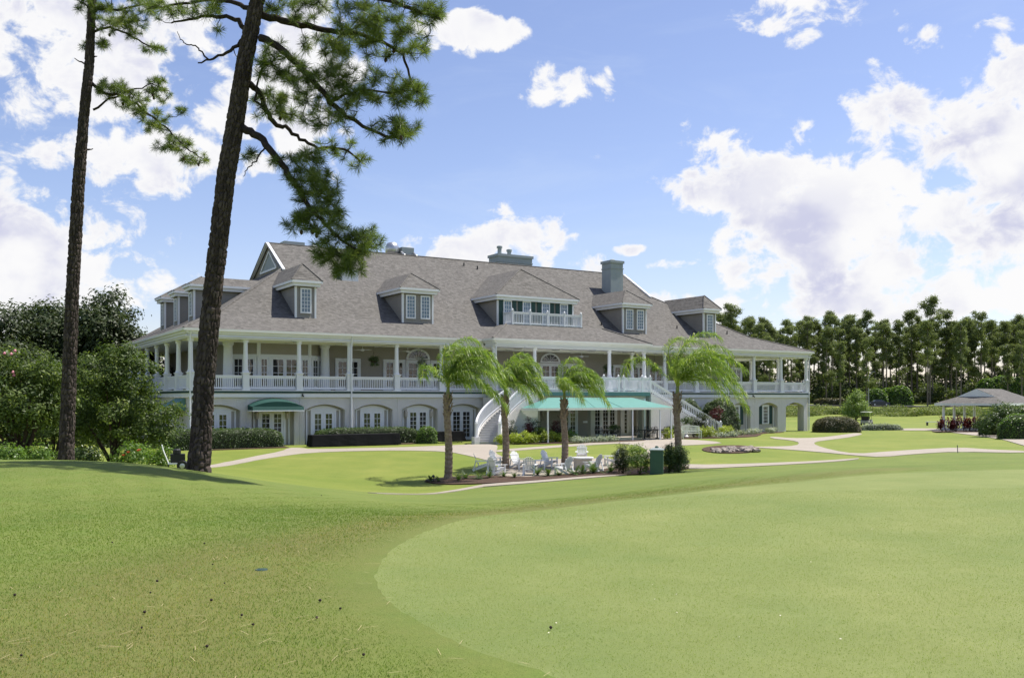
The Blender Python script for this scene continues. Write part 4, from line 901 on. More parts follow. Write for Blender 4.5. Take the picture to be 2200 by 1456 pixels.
def plate_trunk(pts, rad, seed, seg=64):
    """trunk with raised bark plates: a jittered cell pattern pushes the surface in and out"""
    P, Rr, S = [], [], []; acc = 0.0
    for i in range(len(pts) - 1):
        L = (pts[i + 1] - pts[i]).length; k = max(1, int(L / .045))
        for j in range(k): P.append(pts[i].lerp(pts[i + 1], j / k)); Rr.append(rad[i] + (rad[i + 1] - rad[i]) * j / k); S.append(acc + L * j / k)
        acc += L
    q = MB(); q.tube(P, Rr, seg); V = np.array(q.v); n = len(P); ax_ = np.repeat(np.array([tuple(p) for p in P]), seg, 0); RD = V - ax_; r_ = np.linalg.norm(RD, axis=1)
    rng = np.random.default_rng(seed); Ni = max(8, int(2 * math.pi * rad[0] / .13)); Nj = int(acc / .21) + 4; jx = rng.uniform(.1, .9, (Nj, Ni)); jy = rng.uniform(.1, .9, (Nj, Ni)); cr = rng.uniform(0, 1, (Nj, Ni))
    cx = np.tile(np.arange(seg) / seg * Ni, n) + .35 * np.sin(np.repeat(np.array(S), seg) * 3.1); cy = np.repeat(np.array(S) / .21, seg) + 1; i0, j0 = np.floor(cx).astype(int), np.floor(cy).astype(int)
    f1 = np.full(len(V), 9.); f2 = np.full(len(V), 9.); cid = np.zeros(len(V))
    for dj in (-1, 0, 1):
        for di in (-1, 0, 1):
            jj = np.clip(j0 + dj, 0, Nj - 1); iw = (i0 + di) % Ni; d = np.hypot(cx - (i0 + di + jx[jj, iw]), cy - (j0 + dj + jy[jj, iw])); m1 = d < f1
            f2 = np.where(m1, f1, np.minimum(f2, d)); cid = np.where(m1, cr[jj, iw], cid); f1 = np.where(m1, d, f1)
    e = np.clip((f2 - f1) / .32, 0, 1); e = e * e * (3 - 2 * e); disp = .030 * e + .018 * cid * e + rng.normal(size=len(V)) * .003 - .03
    V = ax_ + RD * (1 + disp / np.maximum(r_, .02) * np.clip(r_ / .2, 0, 1))[:, None]; q.v = [tuple(v) for v in V]; me = q.mesh('trunk', BARK)
    a = me.attributes.new('plate', 'FLOAT', 'POINT'); a.data.foreach_set('value', (cid * (.35 + .65 * e)).astype(np.float32)); return me
def big_pine(label, Z, trunk, limbs, clusters, rad, seed, needles=60, depth=1.0, mult=1.5):
    rng = np.random.default_rng(seed); rd = random.Random(seed)
    base = onground(trunk[0][0], Z); t = thing('pine_tree', label, 'pine tree', base)
    pts, rs = [], []
    for i in range(len(trunk) - 1):
        (xa, ya, wa), (xb, yb, wb) = trunk[i], trunk[i + 1]
        for j in range(6):
            f = j / 6; pts.append(at(xa + (xb - xa) * f, ya + (yb - ya) * f, Z)); rs.append((wa + (wb - wa) * f) / 2 / FPX * Z)
    pts.append(at(trunk[-1][0], trunk[-1][1], Z)); rs.append(trunk[-1][2] / 2 / FPX * Z)
    pts[0] = Vector((pts[0].x, pts[0].y, base.z - .3)); rs[0] *= 1.12
    # fine ring spacing and knobbly plates on the surface
    fine, fr = [], []
    for i in range(len(pts) - 1):
        k = max(1, int((pts[i + 1] - pts[i]).length / .12))
        for j in range(k): fine.append(pts[i].lerp(pts[i + 1], j / k)); fr.append(rs[i] + (rs[i + 1] - rs[i]) * j / k)
    q = MB(); q.tube(fine, fr, 28); V = np.array(q.v)
    ang_ = np.tile(np.arange(28), len(fine)); ax_ = np.repeat(np.array([tuple(p) for p in fine]), 28, 0); rad_ = V - ax_
    kn = np.sin(ang_ * 1.35 + 2.1 * np.sin(V[:, 2] * 2.3)) * np.sin(V[:, 2] * 9 + ang_ * 1.1) * .035 + rng.normal(size=len(V)) * .028
    V = ax_ + rad_ * (1 + kn)[:, None]; q.v = [tuple(v) for v in V]
    part('trunk', plate_trunk(fine, fr, seed), t, True)
    nodes, q = [], MB()
    for lb in limbs:
        (px, r0) = lb[0], lb[1]; z0 = rd.uniform(-.2, .2); L = [at(x, y, Z + depth * z0 + lb[2] * i / len(px)) for i, (x, y) in enumerate(px)]
        sub = []
        for i in range(len(L) - 1):
            for j in range(4):
                f = j / 4; p = L[i].lerp(L[i + 1], f); jt = .03 if i or j else 0; sub.append(p + Vector((rd.uniform(-jt, jt), rd.uniform(-jt, jt), rd.uniform(-jt, jt))))
        sub.append(L[-1]); n = len(sub); q.tube(sub, [r0 * (1 - .75 * i / n) for i in range(n)], 9)
        if lb[3]: nodes += sub[2:]
    part('limbs', q.mesh('limbs', BARK, smooth=True), t, True)
    tips = []
    for (cx, cy, rx, ry, n) in clusters:
        for _ in range(int(n * mult)):
            while True:
                a, b, c = rd.uniform(-1, 1), rd.uniform(-1, 1), rd.uniform(-1, 1)
                if a * a + b * b + c * c < 1: break
            nz = min(nodes, key=lambda p: (p.x - at(cx, cy, Z).x) ** 2 + (p.z - at(cx, cy, Z).z) ** 2).y
            tips.append(at(cx + a * rx, cy + b * ry, nz + c * min(rx, 70) / FPX * Z * depth))
    ND = np.array([tuple(p) for p in nodes]); q = MB(); Dr = []
    order = sorted(tips, key=lambda p: np.min(((ND - np.array(p)) ** 2).sum(1)))
    PT = []
    for p in order:
        a = np.array(p); dd = ((ND - a) ** 2).sum(1); j = int(np.argmin(dd)); s = Vector(ND[j]); d = (p - s); L = d.length
        bow = Vector((rd.uniform(-.15, .15), rd.uniform(-.15, .15), -.12)) * L; mid = s.lerp(p, .5) + bow
        q.tube([s, mid, p], [.007 + .012 * min(L, 1.5), .007 + .006 * min(L, 1.5), .006], 5, cap=False)
        ND = np.vstack([ND, np.array(p), np.array(mid)]); e = (p - mid).normalized(); Dr.append(tuple((e + Vector((0, 0, .25))).normalized())); PT.append(a)
    part('twigs', q.mesh('twigs', BARK), t, True)['kind'] = 'stuff'
    PT = np.array(PT); Dr = np.array(Dr); part('needles', tuft_mesh('needles', PT, Dr, rad * rng.uniform(.75, 1.2, len(PT)), PINE, needles, rng), t, True)
    q = MB()   # cones hanging in the crown
    for j in rng.choice(len(PT), 14, replace=False): q.lathe([(.01, 0), (.04, .03), (.045, .07), (.02, .13)], tuple(PT[j] - np.array([.05, 0, .16])), 7)
    o = part('cones', q.mesh('cones', mat('cone_brown', (.06, .035, .02), .9)), t, True); o['kind'] = 'stuff'
    return t
z8 = lambda L: [(x * .4545, y * .4545) for x, y in L]
big_pine('tall leaning pine with thick plated trunk in front of the clubhouse', 24,
    [(426, 1014, 50), (431, 950, 44), (439, 814, 42), (457, 628, 39), (474, 480, 38), (487, 370, 38), (504, 273, 37), (525, 136, 34), (553, 0, 30), (580, -140, 24), (604, -300, 16), (622, -460, 5)],
    [(z8([(1150, 607), (1220, 640), (1290, 720), (1345, 800), (1400, 880), (1450, 960), (1520, 1040), (1600, 1120), (1690, 1180)]), .105, -1.2, 1),
     (z8([(1180, 395), (1220, 430), (1260, 520), (1300, 590), (1350, 600), (1420, 660), (1500, 700), (1620, 700), (1700, 760)]), .085, 1.0, 1),
     (z8([(1230, 180), (1300, 210), (1400, 300), (1500, 400), (1560, 480), (1640, 550), (1720, 600), (1820, 640), (1900, 660)]), .10, -.6, 1),
     (z8([(1215, 70), (1330, 95), (1450, 125), (1560, 150), (1680, 160), (1800, 200), (1900, 250), (1950, 400)]), .10, .7, 1),
     (z8([(1230, -20), (1400, -40), (1600, -50), (1850, 0), (1990, 60), (2080, 90)]), .10, -1.2, 1),
     (z8([(1560, 480), (1700, 420), (1820, 440), (1980, 430)]), .045, -.4, 1),
     (z8([(1270, 530), (1200, 480), (1240, 330), (1320, 260)]), .04, -.5, 1),
     (z8([(1165, 150), (1130, 100), (1050, 78), (950, 75), (870, 105), (810, 110)]), .07, .5, 1),
     (z8([(1190, 50), (1120, 15), (1000, 0), (850, 20), (700, 40)]), .07, .8, 1),
     (z8([(1155, 180), (1090, 240), (1010, 275), (935, 298)]), .055, -.3, 0), (z8([(985, 282), (960, 260), (925, 215), (880, 208), (850, 185), (838, 150)]), .025, .2, 0), (z8([(1105, 232), (1110, 265), (1128, 290)]), .015, .1, 0),
     (z8([(1260, 690), (1210, 760), (1165, 800), (1150, 835)]), .025, .1, 0), (z8([(1200, 720), (1150, 740)]), .02, .1, 1)],
    [(840, 40, 115, 55, 72), (660, 22, 95, 40, 34), (760, 95, 110, 45, 52), (880, 95, 45, 40, 18), (930, 30, 35, 35, 12), (590, 130, 50, 45, 26), (680, 165, 90, 45, 46), (800, 185, 85, 40, 38), (885, 200, 50, 35, 26),
     (610, 225, 75, 45, 36), (715, 245, 80, 40, 28), (850, 280, 55, 32, 30), (770, 345, 28, 16, 5), (720, 320, 60, 26, 10), (535, 335, 20, 12, 4), (640, 355, 60, 40, 32), (680, 405, 55, 48, 46), (695, 470, 65, 42, 42), (725, 540, 62, 36, 40),
     (785, 518, 42, 32, 24), (745, 575, 42, 22, 14), (640, 470, 40, 30, 10), (475, 62, 12, 8, 2), (420, 18, 70, 22, 16), (345, 20, 50, 22, 9), (720, -90, 230, 60, 60), (520, -120, 120, 60, 24), (640, -320, 180, 110, 60)], .255, 11, 92, mult=1.35)
big_pine('slender dark-trunked pine at the far left', 32,
    [(142, 986, 31), (147, 850, 29), (155, 640, 26), (168, 409, 25), (178, 273, 21), (192, 136, 19), (198, 0, 15), (202, -140, 11), (205, -330, 5)],
    [(z8([(430, 390), (490, 440), (560, 450), (640, 490), (720, 550), (800, 620), (880, 700), (960, 750)]), .06, -.8, 1), (z8([(440, 520), (520, 470), (620, 430), (720, 400), (800, 430)]), .04, .6, 1),
     (z8([(430, 150), (520, 130), (600, 160), (700, 220), (790, 240)]), .05, .5, 1), (z8([(445, 40), (560, 50), (680, 20), (780, 10)]), .05, -.6, 1), (z8([(440, 60), (400, 20), (350, 0)]), .04, .4, 1),
     (z8([(400, 303), (352, 276)]), .03, .1, 0), (z8([(410, 708), (440, 703)]), .035, .1, 0), (z8([(445, 270), (460, 266)]), .03, .1, 0), (z8([(425, 190), (395, 205)]), .03, -.2, 1)],
    [(238, 190, 36, 26, 22), (290, 222, 42, 30, 26), (335, 200, 32, 32, 20), (335, 262, 36, 26, 20), (370, 308, 40, 22, 22), (418, 340, 32, 14, 12), (395, 240, 18, 10, 4), (240, 40, 55, 40, 34), (290, 55, 26, 36, 18), (215, 95, 18, 14, 7), (330, 105, 34, 10, 9), (320, 10, 60, 22, 18), (195, 8, 38, 26, 14), (182, 98, 8, 8, 3), (230, -80, 90, 60, 40), (200, -230, 80, 80, 36)], .235, 5, 88, mult=1.5)

# ------------------------------------------------------------------ feather palms on the lawn, blown to the right
def palm(label, px, py, ytop, Z, nfr, seed, reach=2.5, lean=0.):
    rd = random.Random(seed); b = G(px, py) if Z is None else onground(px, Z); Z = b.y
    t = thing('feather_palm', label, 'palm tree', b, 0, 'feather palms on the lawn'); top = at(px + lean, ytop, Z) - b; h = top.z
    q = MB(); pts, rs = [], []
    for i in range(40):
        f = i / 39; pts.append(Vector((top.x * f + .05 * math.sin(f * 5), 0, -.15 + (h + .15) * f))); rs.append((.185 - .05 * f) * (1 + .10 * (i % 2)) * (1.18 if f < .06 else 1))
    q.tube(pts, rs, 14)
    for i in range(26):       # old leaf bases
        a = i * 2.4; z = h - .04 * i; r = .13; q.bar((top.x + r * math.cos(a), r * math.sin(a), z - .1), (top.x + (r + .10) * math.cos(a), (r + .10) * math.sin(a), z + .16), .10, .03)
    part('trunk', q.mesh('trunk', BARK2), t)
    q = MB(); q.tube([(top.x, 0, h - .15), (top.x + .02, 0, h + .5)], [.12, .05], 10); part('crownshaft', q.mesh('crownshaft', mat('palm_sheath', (.17, .22, .05), .6, (.25, .26, .10), 5)), t)
    o = Vector((top.x, 0, h + .30)); rng = np.random.default_rng(seed)
    for k in range(nfr):
        phi = k * 2.399963 + rd.uniform(-.3, .3); f = k / nfr; el_ = R(86 - 44 * f + rd.uniform(-7, 7)); L = reach * rd.uniform(.85, 1.12)
        d = Vector((math.cos(phi) * math.cos(el_), math.sin(phi) * math.cos(el_), math.sin(el_))); d = (d + Vector((.12, 0, 0))).normalized(); p = o.copy(); ra = [p.copy()]; n = 24
        for i in range(n):
            s = (i + 1) / n; d = (d + Vector((.030 + .060 * s, 0, -.012 - .20 * s * s - .05 * f))).normalized(); p = p + d * (L / n); ra.append(p.copy())
        V, F, tn = [], [], []
        for i in range(n):   # rachis
            w_ = .030 * (1 - i / n) + .007; a, c = ra[i], ra[i + 1]; dd = (c - a).normalized(); sd = dd.cross(Vector((0, 0, 1))); sd = sd.normalized() * w_ if sd.length > 1e-3 else Vector((w_, 0, 0))
            j = len(V); V += [a - sd, a + sd, c + sd, c - sd]; F.append((j, j + 1, j + 2, j + 3)); tn.append(.95)
        nl = 120
        for i in range(nl):
            s = .12 + .88 * i / nl; g = s * n; a = ra[min(int(g), n - 1)].lerp(ra[min(int(g) + 1, n)], g - int(g)); dd = (ra[min(int(g) + 1, n)] - ra[min(int(g), n - 1)]).normalized()
            sd = dd.cross(Vector((0, 0, 1))); sd = sd.normalized() if sd.length > 1e-3 else Vector((0, 1, 0)); up = sd.cross(dd)
            for sg in (-1, 1):
                ln = (.52 * math.sin(math.pi * (.12 + .72 * s)) + .16) * rd.uniform(.75, 1.15)
                e = (sd * sg * rd.uniform(.5, 1) + dd * rd.uniform(.3, .8) + up * rd.uniform(-.45, .55) + Vector((.12, 0, 0))).normalized()
                m1 = a + e * ln * .5 + Vector((.03, 0, -.05)) * ln; tip = a + e * ln * .78 + Vector((.16, 0, -.62)) * ln
                wv_ = e.cross(Vector((rd.uniform(-1, 1), rd.uniform(-1, 1), rd.uniform(-1, 1)))); wv_ = wv_.normalized() * .011
                j = len(V); V += [a - wv_ * .6, a + wv_ * .6, m1 + wv_, tip, m1 - wv_]; F += [(j, j + 1, j + 2, j + 4), (j + 4, j + 2, j + 3, j + 3)]; u_ = rd.random(); tn += [u_, u_]
        F2 = [f_ for f_ in F]
        V = np.array([tuple(v) for v in V]); tri = []; tt = []
        for f_, u_ in zip(F2, tn):
            tri.append((f_[0], f_[1], f_[2])); tt.append(u_)
            if f_[3] != f_[2]: tri.append((f_[0], f_[2], f_[3])); tt.append(u_)
        part('frond', npmesh('frond', V, np.array(tri), PALMF, tt), t)
palm('leftmost feather palm, rising from the end of the mulch bed', 962, 1030, 848, None, 19, 1, 3.1)
palm('feather palm in front of the curved stair', 1085, 1008, 852, 47, 16, 2, 2.6)
palm('feather palm left of centre behind the garden chairs, before the turquoise awning', 1212, 1004, 858, 48, 16, 3, 2.5)
palm('tallest feather palm beside the green utility box', 1455, 1010, 846, 45, 19, 4, 3.7)

# ------------------------------------------------------------------ trees and bushes at the left
b = onground(245, 41)
bush('crape_myrtle', 'big multi-stemmed crape myrtle between the two pines', 'tree', b, [(0, 0, 2.6, 2.1, 1.8, 1.7), (-.8, -.2, 3.9, 1.3, 1.2, 1.2), (.7, 0, 4.1, 1.3, 1.2, 1.0), (1.6, .2, 1.9, 1.2, 1.2, .9), (-1.4, 0, 2.0, 1.1, 1.2, .9), (.2, 0, 4.9, .8, .8, .6), (2.3, -.3, 1.3, .8, .7, .35), (2.6, -.3, 2.4, .7, .6, .35)], 17000, .16, .075, MYRTLE, .19, 21, 14, .06, shell=.35, trunk='trunk', crown='crown', per=60)
b = onground(35, 37)
bush('crape_myrtle', 'crape myrtle with pink blossom at the left picture edge', 'tree', b, [(0, 0, 2.5, 1.9, 1.7, 1.5), (-.6, 0, 3.8, 1.2, 1.2, 1.0), (.9, 0, 3.5, 1.2, 1.1, 1.1), (-1.5, .2, 2.6, 1.2, 1.2, 1.3), (1.5, 0, 2.2, .9, .9, .8)], 14000, .16, .075, MYRTLE, .19, 22, 12, .07, shell=.35, trunk='trunk', crown='crown', per=60)
q, rr = MB(), random.Random(3)
for i in range(26):
    c = (rr.choice([-1.2, -.9, .2]) + rr.gauss(0, .22), -1.2 + rr.gauss(0, .3), rr.choice([4.2, 3.5, 4.5]) + rr.gauss(0, .16)); q.lathe([(.0, 0), (.05, .02), (.06, .07), (.0, .13)], c, 5)
part('blossom', q.mesh('blossom', mat('pink_blossom', (.55, .16, .24), .7, (.7, .3, .36), 9)), [o for o in bpy.data.objects if o.get('label', '').startswith('crape myrtle with pink')][0])
b = onground(120, 46)
bush('crape_myrtle', 'shaded crape myrtle standing behind the slender left pine', 'tree', b, [(0, 0, 2.8, 2.1, 1.6, 1.7), (-.9, 0, 4.2, 1.3, 1.2, 1.1), (1.0, 0, 4.0, 1.2, 1.2, .9), (-1.8, 0, 2.2, 1.2, 1.1, 1.4), (1.9, 0, 2.0, 1.3, 1.2, 1.4), (0, 0, 1.0, 2.2, 1.4, .9)], 13000, .16, .075, MYRTLE, .2, 23, 11, .06, shell=.3, trunk='trunk', crown='crown', per=60)
for k, (px, Z, r, lab, m_, seed) in enumerate([(285, 38, .6, 'low hibiscus bush with red flowers below the crape myrtle', BRIGHT, 31), (75, 36, .5, 'low light green shrub beside the crape myrtle stems', BRIGHT, 32), (185, 39, .5, 'low shrub at the foot of the slender left pine', HEDGE, 33), (345, 44, .6, 'small sprawling shrub left of the trimmed hedge', BRIGHT, 34), (8, 34, .45, 'low shrub at the very left edge', BRIGHT, 35)]):
    b = onground(px, Z); bb = bush('garden_shrub', lab, 'shrub', b, [(0, 0, r * .75, r * 1.3, r, r * .8)], 1500, .12, .06, m_, .16, seed, 6, .02, shell=.3)
    if k == 0:
        q = MB(); rr = random.Random(9)
        for i in range(4): q.lathe([(0, 0), (.05, .03), (.07, .06), (.01, .02)], (rr.uniform(-.8, .8), -.75 + rr.uniform(-.15, .2), r * rr.uniform(.7, 1.6)), 7)
        part('flowers', q.mesh('flowers', mat('red_petals', (.6, .03, .03), .5)), bb)
def broad_tree(label, px, Z, h, spread, seed, m_=DARKLEAF, n=16000, L=.30, group='evergreen trees behind the clubhouse wing'):
    b = onground(px, Z); rd = random.Random(seed); bl = []
    for i in range(13):
        a = rd.uniform(0, 6.28); rr = spread * rd.uniform(.15, .75); z = h * rd.uniform(.35, .86); s = spread * rd.uniform(.36, .56) * (1.15 - .5 * z / h); bl.append((rr * math.cos(a), rr * math.sin(a), z, s, s, s * .85))
    bl.append((0, 0, h * .86, spread * .42, spread * .42, h * .14)); bl.append((0, 0, h * .5, spread * .75, spread * .75, h * .3))
    t = thing('broadleaf_tree', label, 'tree', b, 0, group); me, c = crown_mesh('crown', bl, n, L, L * .5, m_, spread * .085, seed, .35, 40); part('crown', me, t)
    q = MB(); q.tube([(0, 0, -.3), (.1, 0, h * .3), (0, .1, h * .7)], [.4, .3, .12], 10)
    for i in range(9): tg = Vector(c[rd.randrange(len(c))]); q.tube([(0, 0, h * rd.uniform(.2, .45)), tg * .6, tg], [.16, .1, .03], 6)
    part('trunk', q.mesh('trunk', BARK3), t)
broad_tree('dark evergreen tree with the tallest crown left of the clubhouse', 232, 82, 12.9, 5.2, 41, n=34000, L=.36)
broad_tree('dark evergreen tree behind the slender left pine', 110, 84, 12.0, 6.2, 42, n=34000, L=.36)
broad_tree('dark evergreen tree at the left edge of the picture', -10, 78, 11.0, 6.4, 43, n=34000, L=.36)
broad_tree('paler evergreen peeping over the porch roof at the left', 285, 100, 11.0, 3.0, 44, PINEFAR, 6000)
broad_tree('low dark evergreen filling the gap behind the crape myrtles', 60, 66, 6.5, 4.5, 45, n=16000, L=.36)
broad_tree('low dark evergreen beside the clubhouse side porch', 190, 68, 5.6, 4.0, 46, n=16000, L=.36)

# ------------------------------------------------------------------ hedges and beds by the clubhouse
def bhedge(label, u0, u1, v0, v1, h, n, m_, seed, nm='hedge', cat='hedge', L=.085, **kw):
    c = BW((u0 + u1) / 2, (v0 + v1) / 2); c.z = H(c.x, c.y); return hedge(nm, label, cat, c, AF, u1 - u0, abs(v1 - v0), h, n, L, m_, seed, **kw)
bhedge('trimmed hedge left of the green door awning', -1.9, 5.6, -2.6, -.5, 1.25, 13000, HEDGE, 51)
bhedge('long trimmed hedge right of the green door awning, behind the black table', 8.1, 15.9, -1.9, -.4, 1.15, 10000, HEDGE, 52)
c = BW(15.9, -2.7); hedge('round_shrub', 'round pale green shrub at the end of the long hedge', 'shrub', (c.x, c.y, H(c.x, c.y)), 0, 1.5, 1.4, 1.2, 2600, .09, BRIGHT, 53, power=2.6)
RB = random.Random(77)
LS = [(1075, 'behind the second palm'), (1100, 'right of the second palm'), (1122, 'third from the curved stair'), (1141, 'fourth from the curved stair'), (1163, 'widest of the row'), (1183, 'next to the white awning post'), (1205, 'left of the third palm trunk')]
for i, (px, wh) in enumerate(LS):
    u = UW(px, -6.6); c = BW(u, -6.7 - .3 * math.sin(i)); s = (.40, .46, .5, .42, .62, .46, .4)[i]
    bush('lime_shrub', f'lime yellow shrub in the bed by the stair wall, {wh}', 'shrub', (c.x, c.y, H(c.x, c.y) + .04), [(0, 0, s * .9, s * 1.05, s, s * .85)], 1100, .10, .05, LIME, .09, 60 + i, 6, .012, shell=.45)
for i, (px, wy, s, lab) in enumerate([(1435, -6.6, .5, 'lime shrub left of the tallest palm trunk'), (1508, -6.0, .55, 'lime shrub right of the white bench'), (1525, -6.2, .5, 'lime shrub under the straight stair'), (1553, -6.0, .48, 'rounded lime shrub at the stair foot'), (1563, -5.4, .5, 'rounded lime shrub right of the stair foot')]):
    c = BW(UW(px, wy), wy); bush('lime_shrub', lab, 'shrub', (c.x, c.y, H(c.x, c.y) + .04), [(0, 0, s * .9, s * 1.1, s, s * .85)], 1100, .10, .05, LIME, .09, 70 + i, 6, .012, shell=.45)
for i, (px, wy, h, r, m_, lab) in enumerate([(1099, -5.9, 1.75, .36, DARKLEAF, 'dark narrow evergreen against the stair wall'), (1135, -5.9, 1.9, .38, REDLEAF, 'burgundy upright shrub against the stair wall'), (1153, -5.8, 1.8, .42, DARKLEAF, 'dark shrub right of the burgundy one by the stair wall'), (1196, -5.6, 2.0, .40, REDLEAF, 'burgundy shrub left of the third palm trunk'),
    (1490, -5.2, 1.9, .38, DARKLEAF, 'dark narrow shrub left under the straight stair'), (1502, -5.3, 2.2, .42, DARKLEAF, 'tall dark shrub in the middle under the straight stair'), (1514, -5.2, 1.9, .42, DARKLEAF, 'dark shrub right under the straight stair'), (1228, -6.4, .9, .5, BRIGHT, 'leafy green shrub right of the third palm trunk')]):
    c = BW(UW(px, wy), wy); bush('upright_shrub', lab, 'shrub', (c.x, c.y, H(c.x, c.y) + .04), [(0, 0, h * .52, r, r, h * .48), (0, 0, h * .35, r * 1.15, r * 1.15, h * .3)], 1500, .10, .05, m_, .10, 80 + i, 6, .015, shell=.35)
c = BW(UW(1538, -5.4), -5.4); bush('red_leaf_tree', 'small red-leaved tree at the foot of the straight stair', 'tree', (c.x, c.y, H(c.x, c.y) + .04), [(0, 0, 1.9, .55, .55, .45), (.1, 0, 2.2, .4, .4, .3)], 900, .11, .05, REDLEAF, .12, 90, 3, .025, trunk='trunk', crown='crown', shell=.3)
c = BW(45.3, -2.0); hedge('domed_bush', 'large rounded dark green bush behind the straight stair', 'bush', (c.x, c.y, H(c.x, c.y)), AF, 4.0, 2.6, 3.15, 9000, .12, HEDGE, 91, power=2.4, wob=.09)
c = BW(42.2, -1.4); hedge('domed_bush', 'smaller rounded bush showing over the straight stair rail', 'bush', (c.x, c.y, H(c.x, c.y)), AF, 2.6, 2.0, 3.1, 4000, .12, HEDGE, 92, power=2.4, wob=.09)
for i, (px, wy, lab) in enumerate([(1238, -7.7, 'left of the third palm'), (1255, -7.7, 'before the notice plate'), (1275, -7.6, 'before the first glazed door'), (1293, -7.6, 'before the dining table'), (1312, -7.5, 'at the right end of the patio edge')]):
    c = BW(UW(px, wy), wy); bush('silver_groundcover', f'low silvery flowering plant edging the patio, {lab}', 'plant', (c.x, c.y, H(c.x, c.y) + .04), [(0, 0, .18, .55, .45, .2)], 700, .09, .05, SILVER, .10, 100 + i, 4, .008)
for i in range(9):
    px = 1548 + i * 14 + 6 * math.sin(i * 2); wy = (-6.4 + i * .62 if i > 2 else -6.6); c = BW(UW(px, wy), wy)
    bush('silver_groundcover', f"low silvery plant in the bed below the shuttered windows, {['first', 'second', 'third', 'fourth', 'fifth', 'sixth', 'seventh', 'eighth', 'ninth'][i]} from the stair foot", 'plant', (c.x, c.y, H(c.x, c.y) + .04), [(0, 0, .2, .55, .45, .22)], 600, .10, .05, SILVER, .10, 110 + i, 4, .008)
# shrubs and small plants in the front mulch bed
for i, (px, py, h, r, m_, lab) in enumerate([(1337, 1018, 1.45, .42, DARKLEAF, 'dark feathery shrub, leftmost beside the utility box'), (1373, 1020, 1.38, .55, BRIGHT, 'bright green feathery shrub touching the left of the utility box'), (1437, 1016, 1.4, .26, HEDGE, 'slim feathery shrub just right of the utility box'), (1459, 1015, 1.25, .42, HEDGE, 'feathery shrub at the foot of the tallest palm')]):
    b = G(px, py); bush('feathery_shrub', lab, 'shrub', b, [(0, 0, h * .45, r, r, h * .42), (-r * .5, 0, h * .6, r * .5, r * .5, h * .4), (r * .5, 0, h * .55, r * .5, r * .5, h * .42), (0, 0, h * .75, r * .45, r * .45, h * .3)], 2800, .13, .024, m_, .09, 130 + i, 10, .012, shell=.25)
def cycad(label, px, py, s, seed):
    b = G(px, py); rd = random.Random(seed); t = thing('fern_palm', label, 'plant', b, 0, 'small plants in the mulch bed'); V, F, tn = [], [], []
    for k in range(16):
        ph = k * 2.4; el_ = R(rd.uniform(18, 75)); d = Vector((math.cos(ph) * math.cos(el_), math.sin(ph) * math.cos(el_), math.sin(el_))); p = Vector((0, 0, .05)); u_ = rd.random()
        for i in range(9):
            d = (d + Vector((0, 0, -.10))).normalized(); q2 = p + d * s / 9; sd = d.cross(Vector((0, 0, 1))).normalized(); ln = s * .22 * math.sin(math.pi * (.2 + .75 * i / 9))
            for sg in (-1, 1): j = len(V); V += [p, q2, q2 + sd * sg * ln + d * ln * .5]; F.append((j, j + 1, j + 2)); tn.append(u_ * .6 + rd.random() * .4)
            p = q2
    part('leaves', npmesh('leaves', np.array([tuple(v) for v in V]), np.array(F), HEDGE, tn), t)
    q = MB(); q.lathe([(.05, -.05), (.07, .03), (.04, .09)], n=8); part('stem', q.mesh('stem', BARK3), t)
for i, (px, py, s, lab) in enumerate([(1155, 1021, .55, 'right of the chair with its back to us'), (1178, 1024, .5, 'between the two back-turned chairs'), (1200, 1023, .42, 'left of the third back-turned chair'), (1236, 1021, .6, 'in front of the fire table'), (1252, 1020, .5, 'largest clump below the fire table'), (1275, 1018, .66, 'below the rightmost back-turned chair'), (1312, 1016, .6, 'next to the dark feathery shrub'),
    (1082, 1026, .35, 'below the left chairs'), (1105, 1028, .3, 'small one below the left chairs'), (1030, 1030, .5, 'widest of those near the first palm'), (1000, 1030, .45, 'just right of the first palm'), (985, 1034, .35, 'close to the first palm trunk'), (1052, 1028, .4, 'below the leftmost chairs'), (925, 1036, .35, 'left of the first palm'), (942, 1036, .3, 'small one left of the first palm')]):
    cycad(f'low fern-like plant in the mulch bed, {lab}', px, py, s, 150 + i)
# stones round the oval bed
ROCK = mat('pale_fieldstone', (.17, .14, .12), .9, (.38, .33, .28), 6, 14, .5, .03); rk = []
for v in range(4):
    bm = bmesh.new(); bmesh.ops.create_icosphere(bm, subdivisions=2, radius=.5); rr = random.Random(v)
    for vv_ in bm.verts: vv_.co *= 1 + .30 * math.sin(vv_.co.x * 7 + v * 2) * math.sin(vv_.co.y * 6 + v) + rr.uniform(-.10, .10)
    me = bpy.data.meshes.new('stone'); bm.to_mesh(me); bm.free(); me.materials.append(ROCK); rk.append(me)
for i in range(30):
    f = i / 29; px = 1530 + 92 * f + RB.uniform(-3, 3); py = 969.5 + (2.5 if i % 2 else -2.0) + RB.uniform(-1, 1) - (1 if f > .5 else 0); g = G(px, py); s = RB.uniform(.22, .52)
    o = bpy.data.objects.new('stone', rk[i % 4]); COL.objects.link(o); o.location = (g.x, g.y, g.z + .03 + s * .15); o.scale = (s * 1.3, s, s * .6); o.rotation_euler = (RB.uniform(-.3, .3), RB.uniform(-.3, .3), RB.uniform(0, 6))
    tag(o, 'pale rough stone in the ring on the lawn', 'stone', 'stones ringing the oval bed')

